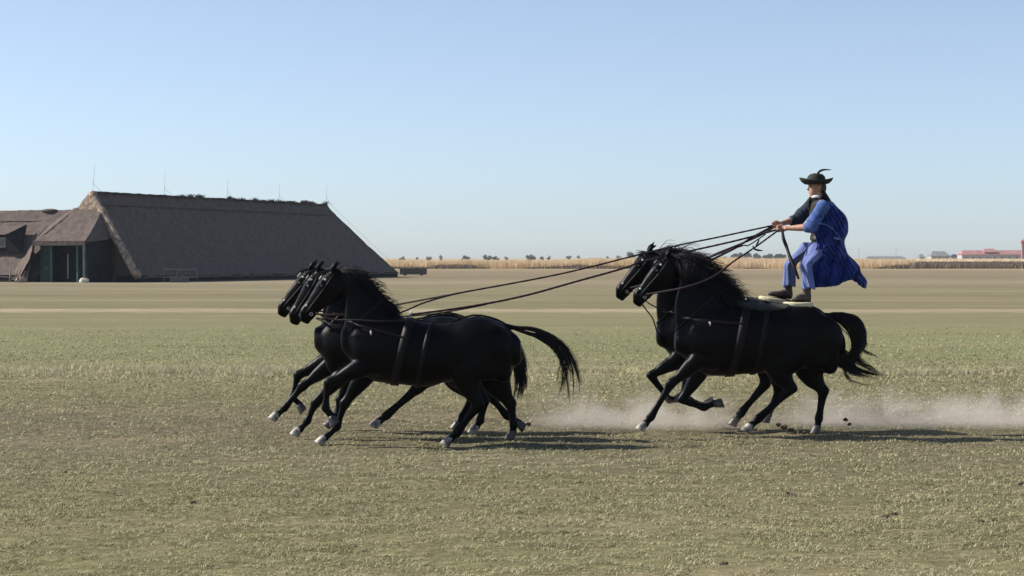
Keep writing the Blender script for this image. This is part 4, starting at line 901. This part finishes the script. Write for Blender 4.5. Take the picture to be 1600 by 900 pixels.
    # wide blue trousers with folds
    def trouser(s, pts, nm='trouser_leg'):
        rings = []; a = interp(pts, 5); K = len(a)
        for i, r in enumerate(a):
            t = i / (K - 1); c = Vector(r[:3]); rx, ry = r[3], r[4]; ring = []
            for j in range(40):
                q = 2 * math.pi * j / 40; f = 1 + (.02 + .085 * t) * math.sin(7 * q + 2.2 * math.sin(t * 3) + s) + .03 * math.sin(13 * q + 5 * t)
                ring.append(c + Vector((math.cos(q) * rx * f, math.sin(q) * ry * f, 0)) + Vector((0, 0, .012 * math.sin(3 * q) * t)))
            rings.append(ring)
        inner = [[Vector(v) * 1 + (Vector((0, 0, .004)) + (sum((Vector(k) for k in r), Vector()) / 40 - Vector(v)) * .06) for v in r] for r in rings[::-1]]
        c = MB(); c.rings(rings + inner, cap=False); return c.build(nm, M['paleblue'], root, True)
    for s in (-1, 1):
        Hh, Kk, A = legsd[s]
        hem = A + Vector((.045 if s < 0 else .03, 0, 0.005)); K2 = Kk + Vector((.015, 0, -.02)); wd = .115
        trouser(s, [list(Hh + Vector((-.02, 0, .07))) + [.125, .15], list(Hh.lerp(Kk, .35) + Vector((0, 0, .0))) + [.12, .125], list(Hh.lerp(Kk, .75) + Vector((.015, 0, -.03))) + [.098, .105], list(K2 + Vector((.0, 0, -.05))) + [.075, .085], list(K2.lerp(hem, .5) + Vector((-.01, 0, 0))) + [.070, .085], list(hem + Vector((-.015, 0, 0))) + [.078, .09]])
    # robe: cloth wrapped round the back, near edge hanging over the near leg
    rows = [(316, 1281, 1300), (324, 1279, 1307), (336, 1275, 1318), (350, 1272, 1324), (364, 1273, 1324), (378, 1276, 1320), (390, 1274, 1319), (402, 1268, 1323), (414, 1264, 1332), (426, 1263, 1344), (438, 1263, 1352), (450, 1264, 1354)]
    a = interp(rows, 8); nU = 120; V = []; 
    hemx = [1250, 1270, 1290, 1309, 1318, 1331, 1341, 1349, 1360]; hemy = [449, 449.5, 448.5, 446, 441, 437, 442, 450, 452]
    for r in a:
        for i in range(nU):
            u = i / (nU - 1) * 2; t = (r[0] - 316) / 134
            if u <= 1: x = r[1] + (r[2] - r[1]) * math.sin(u * math.pi / 2) ** .9; dy = -(.20 + .12 * t) * math.cos(u * math.pi / 2) ** .6
            else: x = r[2] - (r[2] - r[1]) * .75 * (1 - math.cos((u - 1) * math.pi / 2)); dy = (.20 + .10 * t) * math.sin((u - 1) * math.pi / 2) ** .6
            y = min(r[0], 0 * 1 + 999)
            hy = np.interp(x, hemx, hemy); y = 316 + (r[0] - 316) * (hy - 316) / 134 if True else y
            fold = .040 * t * math.sin(x * .30 + y * .05) + .022 * math.sin(x * .11 - y * .16) + .020 * t * math.sin(x * .62 + y * .12) + .032 * (1 - t) * math.sin((x * .6 + y) * .26) + .014 * math.sin(x * .9 - y * .5) + .006 * t * math.sin(x * 1.1 + 2.5 * math.sin(y * .11 + x * .07)) + .006 * math.sin(x * 1.1 + y * 1.3 + 2 * math.sin(y * .2))
            p = P(x, y, YR + dy + fold); p.x += .012 * math.sin(y * .25 + u * 5) * t; V.append(p)
    nV = len(a); Fs = [(j * nU + i, j * nU + i + 1, (j + 1) * nU + i + 1, (j + 1) * nU + i) for j in range(nV - 1) for i in range(nU - 1)]
    me = bpy.data.meshes.new('robe'); me.from_pydata([tuple(v) for v in V], [], Fs); me.update(); o = ob('robe', me, M['blue'], root, True); md = o.modifiers.new('thick', 'SOLIDIFY'); md.thickness = .008
    # dark back panel / hat ribbon falling from the head on to the robe
    c = MB(); rings = []
    for i, (x, y, wdt, th) in enumerate([(1284, 296, .05, .03), (1289, 305, .075, .035), (1295, 315, .10, .035), (1301, 325, .10, .03), (1306, 336, .07, .02)]):
        q = Q(x, y, -.02); rings.append([q + Vector((math.cos(k) * th, math.sin(k) * wdt, math.cos(k) * -.01)) for k in [2 * math.pi * j / 16 for j in range(16)]])
    c.rings(rings); c.build('hat_ribbon', M['blackcloth'], root, True)
    # braided trim on the robe
    c = MB(); pts = [P(x, y, YR - .30) for x, y in interp([(1280, 349), (1292, 352), (1303, 360), (1312, 371), (1318, 381)], 5)]; c.tube(pts, .010, 6); c.build('robe_trim', M['shirt'], root, True)
    c = MB(); pts = [P(x, y, YR - .31 + (x - 1302) * .010) for x, y in interp([(1303, 371), (1311, 373), (1317, 364), (1319, 352)], 5)]; c.tube(pts, [.006] + [.017] * (len(pts) - 2) + [.006], 6); c.build('robe_trim', M['paleblue'], root, True)
    # hat
    b = MB(); n = 40; top = Q(1275, 270); br = Q(1275, 287.5); rings = []
    R_ = lambda r, z, ry=None, tilt=0: [br + Vector((math.cos(a) * r, math.sin(a) * (ry or r), z + tilt * (math.cos(a) ** 2))) for a in [2 * math.pi * j / n for j in range(n)]]
    rings = [R_(.09, -.008, .085), R_(.15, -.010, .15, .012), R_(.185, .006, .18, .026), R_(.205, .030, .195, .035), R_(.207, .045, .197, .034), R_(.196, .046, .187, .030), R_(.165, .018, .16, .02), R_(.125, .010, .115, .006), R_(.115, .05, .105), R_(.105, .09, .098), R_(.078, .118, .075), R_(.035, .130, .035)]
    b.rings(rings); hat = b.build('hat', M['hat'], root, True)
    c = MB(); c.rings([R_(.1255, .012, .116, .006), R_(.121, .040, .111, .004), R_(.112, .04, .104), R_(.113, .012, .105)] , cap=False); k = c.build('hat_band', M['leather'], hat, True); k.location = (0, 0, 0)
    c = MB(); pts = [P(x, y, YR - .10) for x, y in interp([(1276, 275), (1279, 269), (1286, 265.5), (1299, 265.5)], 5)]; c.tube(pts, [.006, .007, .008, .012, .014, .015, .016, .016, .015, .014, .013, .011, .009, .007, .004, .002][:len(pts)], 6); k = c.build('feather', M['hat'], hat, True); k.location = (0, 0, 0)
    # boots
    for s in (-1, 1):
        Hh, Kk, A = legsd[s]; Yf = NF if s < 0 else FF
        heel, toe = ((1266, 470), (1237, 471)) if s < 0 else ((1237, 466), (1201, 461))
        hl, tp = P(*heel, Yf), P(*toe, Yf); d = (tp - hl).normalized(); c = MB(); up = Z
        ank = hl + d * .035 + Z * .085
        limb(c, [(A + Z * .015 + Vector((.01, 0, 0)), .052, .050), (A.lerp(ank, .5), .050, .046), (ank, .048, .044), (hl + d * .03 + Z * .03, .046, .038)], 14)
        limb(c, [(hl + Z * .028 + d * .01, .030, .034), (hl + d * .09 + Z * .05, .046, .036), (hl + d * .16 + Z * .036, .034, .043), (tp - d * .04 + Z * .026, .026, .043), (tp - d * .01 + Z * .022, .020, .030)], 14)
        bt = ob('boot', skinmesh(c, 'boot', .007, 2, .5), M['shoe'], root, True)
        c = MB(); limb(c, [(hl - Z * .004 + d * .0, .010, .036), (hl + d * .12 - Z * .004, .010, .036), (tp - d * .04 + Z * .002, .010, .044), (tp + Z * .004, .008, .028)], 12); k = c.build('sole', M['leather'], bt, True); k.location = (0, 0, 0)
        for i in range(4):
            c = MB(); q = hl + d * (.075 + i * .026) + Z * (.094 - i * .010); c.tube([q - Yv * .032 - Z * .01, q, q + Yv * .032 - Z * .01], .005, 5); k = c.build('lace', M['metal'], bt, True); k.location = (0, 0, 0)
    return arms
arms = rider()
for (x, y, Yf, tilt, lab) in ((1246.5, 476, NF, .02, 'cream foot board under the riders near shoe'), (1208, 469, FF, .17, 'cream foot board under the riders far shoe, tilted on the farther horse')):
    c = P(x, y, Yf); rings = []; ex = Vector((math.cos(tilt), 0, -math.sin(tilt))); ez = Vector((math.sin(tilt), 0, math.cos(tilt)))
    for z, k in ((-.032, .8), (-.03, .95), (-.015, 1), (.010, 1), (.026, .94), (.030, .8)):
        rings.append([ez * z + ex * math.cos(a) * .185 * k + Vector((0, math.sin(a) * .12 * k, 0)) for a in [2 * math.pi * j / 32 for j in range(32)]])
    b = MB(); b.rings(rings); o = b.build('foot_board', M['footpad'], None, True); o.location = c; tag(o, lab, 'foot board', 'foot boards on the horses backs')

# ------------------------------------------------------------------ reins, whip
def rope(name, pts, r, label, cat='rein', group=None, n=6, m='rope', twist=True):
    a = interp([list(p) for p in pts], 14); b = MB(); rad = [r * (1 + (.16 * (i % 2) if twist else 0)) for i in range(len(a))] if not hasattr(r, '__len__') else list(np.interp(np.linspace(0, 1, len(a)), np.linspace(0, 1, len(r)), r))
    b.tube([Vector(v) for v in a], rad, n); o = b.build(name, M[m], None, True); recentre(o); return tag(o, label, cat, group)
HN = arms[-1][2]; HF = arms[1][2]
G = 'long reins from the riders hands'
rope('rein', [HF, P(1125, 370, 23.5), P(1036, 388.5, 23.5), P(880, 427, 23.3), P(722, 457, 23.1), P(609, 478, 23.5), P(560, 486, 23.6), P(462, 486, 23.7)], .010, 'uppermost long rein running over the rear horses ears to the farthest leader', group=G)
rope('rein', [P(735, 454.5, 23.1), P(700, 462, 23.0), P(660, 474, 22.9), P(622, 489, 22.75), P(570, 494, 22.62), P(482, 490, 22.76)], .010, 'short branch of the upper rein forking down to the middle leader', group=G)
rope('rein', [HN, P(1150, 376, 23.45), P(1065, 395, 23.5), P(1003, 409, 23.5), P(975, 419, 23.3), P(900, 440, 22.8), P(820, 462, 22.4), P(740, 478, 22.1), P(640, 492, 22.0)], .0115, 'lower long rein sagging to the withers of the nearest leader', group=G)
rope('rein', [P(760, 475.5, 22.2), P(700, 487, 22.3), P(650, 493, 22.5), P(600, 494, 22.6), P(520, 490, 22.65)], .009, 'thin branch of the lower rein over the leaders backs', group=G)
rope('rein', [P(642, 500, 21.75), P(600, 502, 21.68), P(556, 500, 21.75), P(520, 499, 21.85), P(494, 489, 21.92)], .009, 'rein along the near side of the nearest leaders neck', m='brownleather', group=G)
rope('rein', [HN, P(1180, 386, 23.2), P(1147, 408, 23.0), P(1113, 433, 22.86), P(1070, 449, 22.78), P(1010, 460, 23.0)], .011, 'lowest rein reaching the bit of the nearer rear horse', group=G)
rope('rein', [HF, P(1175, 371, 23.5), P(1150, 387, 23.45), P(1122, 401, 23.4), P(1092, 417, 23.3), P(1050, 440, 23.35), P(1008, 461, 23.22)], .013, 'thick middle rein going into the mane of the nearer rear horse', group=G)
rope('rein', [HF + Vector((0, .02, -.02)), P(1185, 369, 23.6), P(1150, 384, 23.7), P(1118, 397, 23.75), P(1086, 413, 23.8), P(1020, 440, 23.72), P(985, 450, 23.8)], .012, 'rein lying just above the thick middle rein, to the farther rear horse', group=G)
rope('rein', [P(1196, 366, 23.45), P(1170, 383, 23.4), P(1160, 384, 23.5), P(1120, 398, 23.6), P(1094, 409, 23.8)], .008, 'thin rein end knotted beside the riders hands', group=G)
rope('strap', [P(1176, 384, 23.3), P(1179, 389, 23.3), P(1185, 391, 23.3), P(1192, 391.5, 23.3)], [.006, .012, .012, .004], 'short loose strap end fluttering under the reins', 'strap', m='leather')
rope('strap', [P(1186, 374, 23.3), P(1184, 379, 23.3), P(1181, 384, 23.3)], [.006, .012, .008], 'small knot of leather on the lowest rein', 'strap', m='leather')
rope('strap', [P(998, 468, 23.25), P(1009, 483, 23.4), P(1020, 498, 23.5), P(1026, 516, 23.6), P(1033, 530, 23.65)], .008, 'dark strap hanging from the bit of the nearer rear horse to the other ones chest', 'strap', m='leather')
rope('strap', [P(1006, 466, 23.1), P(1014, 474, 23.1), P(1030, 482, 23.15), P(1058, 492, 23.1)], .007, 'thin strap from the near bit back to the chest', 'strap', m='leather')
rope('whip', [HN + Vector((.02, 0, .01)), P(1224, 372, 23.33), P(1229, 386, 23.3), P(1234, 401, 23.2), P(1241, 418, 23.1), P(1248, 436, 23.05)], [.014, .020, .022, .018, .024, .020, .012], 'black braided whip hanging from the riders near hand past his knee', 'whip', m='leather')

# ------------------------------------------------------------------ clods and dung
for i, (px, py, r) in enumerate([(1217, 664, .055), (1226, 668, .075), (1236, 672, .06), (1247, 677, .07), (1258, 679, .05), (1322, 656, .05), (1328, 663, .04), (826, 663, .05), (1096, 640, .0)]):
    if r == 0: continue
    Yd = 23.4 if px > 900 else 23.9; p = P(px, py, Yd); p.z = max(p.z, .02); lump('dirt_clod', p, r * .6, M['clod'], ['reddish clod highest of the trail behind the forward hind hoof', 'largest brown clod flying behind the forward hind hoof', 'brown clod in the middle of the flying trail', 'low brown clod near the ground between the hind legs', 'lowest small clod beside the trailing hind hoof', 'dark clod flung up behind the rear horse', 'smaller clod just below the flung up one', 'clod behind the trailing hoof of the leading horses'][i], 'clod', i + 3, 'clods thrown up by the hooves')
for i, (px, py, r) in enumerate([(1238, 774, .04), (1231, 772, .025), (1385, 808, .045), (1398, 803, .03), (1535, 814, .035), (1556, 813, .03), (100, 738, .04), (1132, 882, .035), (1597, 755, .04), (52, 655, .04), (300, 781, .035)]):
    Yd = H * F / (py - HOR); x = (px - 800) * Yd / F; lump('dung', (x, Yd, float(ground_z(x, Yd)) + .008), r * .8, M['clod'], ['dark dropping on the grass below the rear horses', 'small dropping touching the one below the rear horses', 'dropping on the grass at the right, left of a pair', 'small dropping up and right of its neighbour', 'left one of two droppings near the right edge', 'right one of two droppings near the right edge', 'dark dropping on the bare ground at the left', 'dropping close to the bottom edge right of centre', 'dropping cut by the right edge of the photo', 'dropping far left beyond the bare ground', 'dark dropping on the bare ground left of centre'][i], 'dropping', i + 20, 'dark droppings on the ground', .55)

# ------------------------------------------------------------------ dust and haze
def dust(x0, x1, y0, y1, z1, dens, seed, label, xr):
    b = MB(); b.box(((x0 + x1) / 2, (y0 + y1) / 2, z1 / 2 + .03), (x1 - x0, y1 - y0, z1))
    m = bpy.data.materials.new('dust'); m.use_nodes = True; t = m.node_tree; N = t.nodes; Lk = t.links; N.remove(N['Principled BSDF'])
    pv = N.new('ShaderNodeVolumePrincipled'); pv.inputs['Color'].default_value = (.86, .80, .73, 1); pv.inputs['Anisotropy'].default_value = 0.1
    tc = N.new('ShaderNodeTexCoord'); 
    nz = N.new('ShaderNodeTexNoise'); nz.inputs['Scale'].default_value = 2.2; nz.inputs['Detail'].default_value = 6; nz.inputs['Roughness'].default_value = .6; nz.inputs['Distortion'].default_value = .6
    mp = N.new('ShaderNodeMapping'); mp.inputs['Location'].default_value = (seed, 0, 0); Lk.new(tc.outputs['Object'], mp.inputs[0]); Lk.new(mp.outputs[0], nz.inputs[0])
    sx = N.new('ShaderNodeSeparateXYZ'); Lk.new(tc.outputs['Object'], sx.inputs[0])
    def mr(x, a, b_, c=0, d=1, smooth=True):
        n = N.new('ShaderNodeMapRange'); n.interpolation_type = 'SMOOTHSTEP' if smooth else 'LINEAR'
        n.inputs[1].default_value = a; n.inputs[2].default_value = b_; n.inputs[3].default_value = c; n.inputs[4].default_value = d; Lk.new(x, n.inputs[0]); return n.outputs[0]
    def mul(a, b_):
        n = N.new('ShaderNodeMath'); n.operation = 'MULTIPLY'; Lk.new(a, n.inputs[0])
        if isinstance(b_, (int, float)): n.inputs[1].default_value = b_
        else: Lk.new(b_, n.inputs[1])
        return n.outputs[0]
    # puffs: the noise threshold rises with height, so the top edge is ragged
    h = mr(sx.outputs['Z'], 0.05, z1 * .97, -.03, .36, False)
    sb = N.new('ShaderNodeMath'); sb.operation = 'SUBTRACT'; Lk.new(nz.outputs[0], sb.inputs[0]); Lk.new(h, sb.inputs[1])
    d = mr(sb.outputs[0], .345, .54)
    xm = mul(mr(sx.outputs['X'], x0, x0 + xr[0]), mr(sx.outputs['X'], x1, x1 - xr[1])); ym = mul(mr(sx.outputs['Y'], y0, y0 + .3), mr(sx.outputs['Y'], y1, y1 - .5))
    zm = mr(sx.outputs['Z'], z1, z1 * .55)
    d = mul(mul(mul(mul(d, xm), ym), zm), dens * .48); Lk.new(d, pv.inputs['Density']); Lk.new(pv.outputs[0], N['Material Output'].inputs['Volume'])
    o = b.build('dust_cloud', m, None, False); return tag(o, label, 'dust', kind='stuff')
dust(.1, 3.1, 23.35, 25.0, 0.80, 1.75, 3.0, 'pale dust hanging between the leaders tails and the rear horses', (.7, .8))
dust(2.9, 13.0, 23.45, 25.2, 0.86, 1.75, 9.0, 'pale dust trailing behind the rear horses to the right edge', (1.2, 5.0))
def haze():
    b = MB(); b.box((0, 900, 11.0), (2600, 2200, 24.2))
    m = bpy.data.materials.new('haze'); m.use_nodes = True; t = m.node_tree; t.nodes.remove(t.nodes['Principled BSDF'])
    pv = t.nodes.new('ShaderNodeVolumePrincipled'); pv.inputs['Color'].default_value = (.72, .85, 1.0, 1); pv.inputs['Density'].default_value = 0.00010
    t.links.new(pv.outputs[0], t.nodes['Material Output'].inputs['Volume'])
    tag(b.build('haze', m), kind='stuff')
#HAZE
haze()
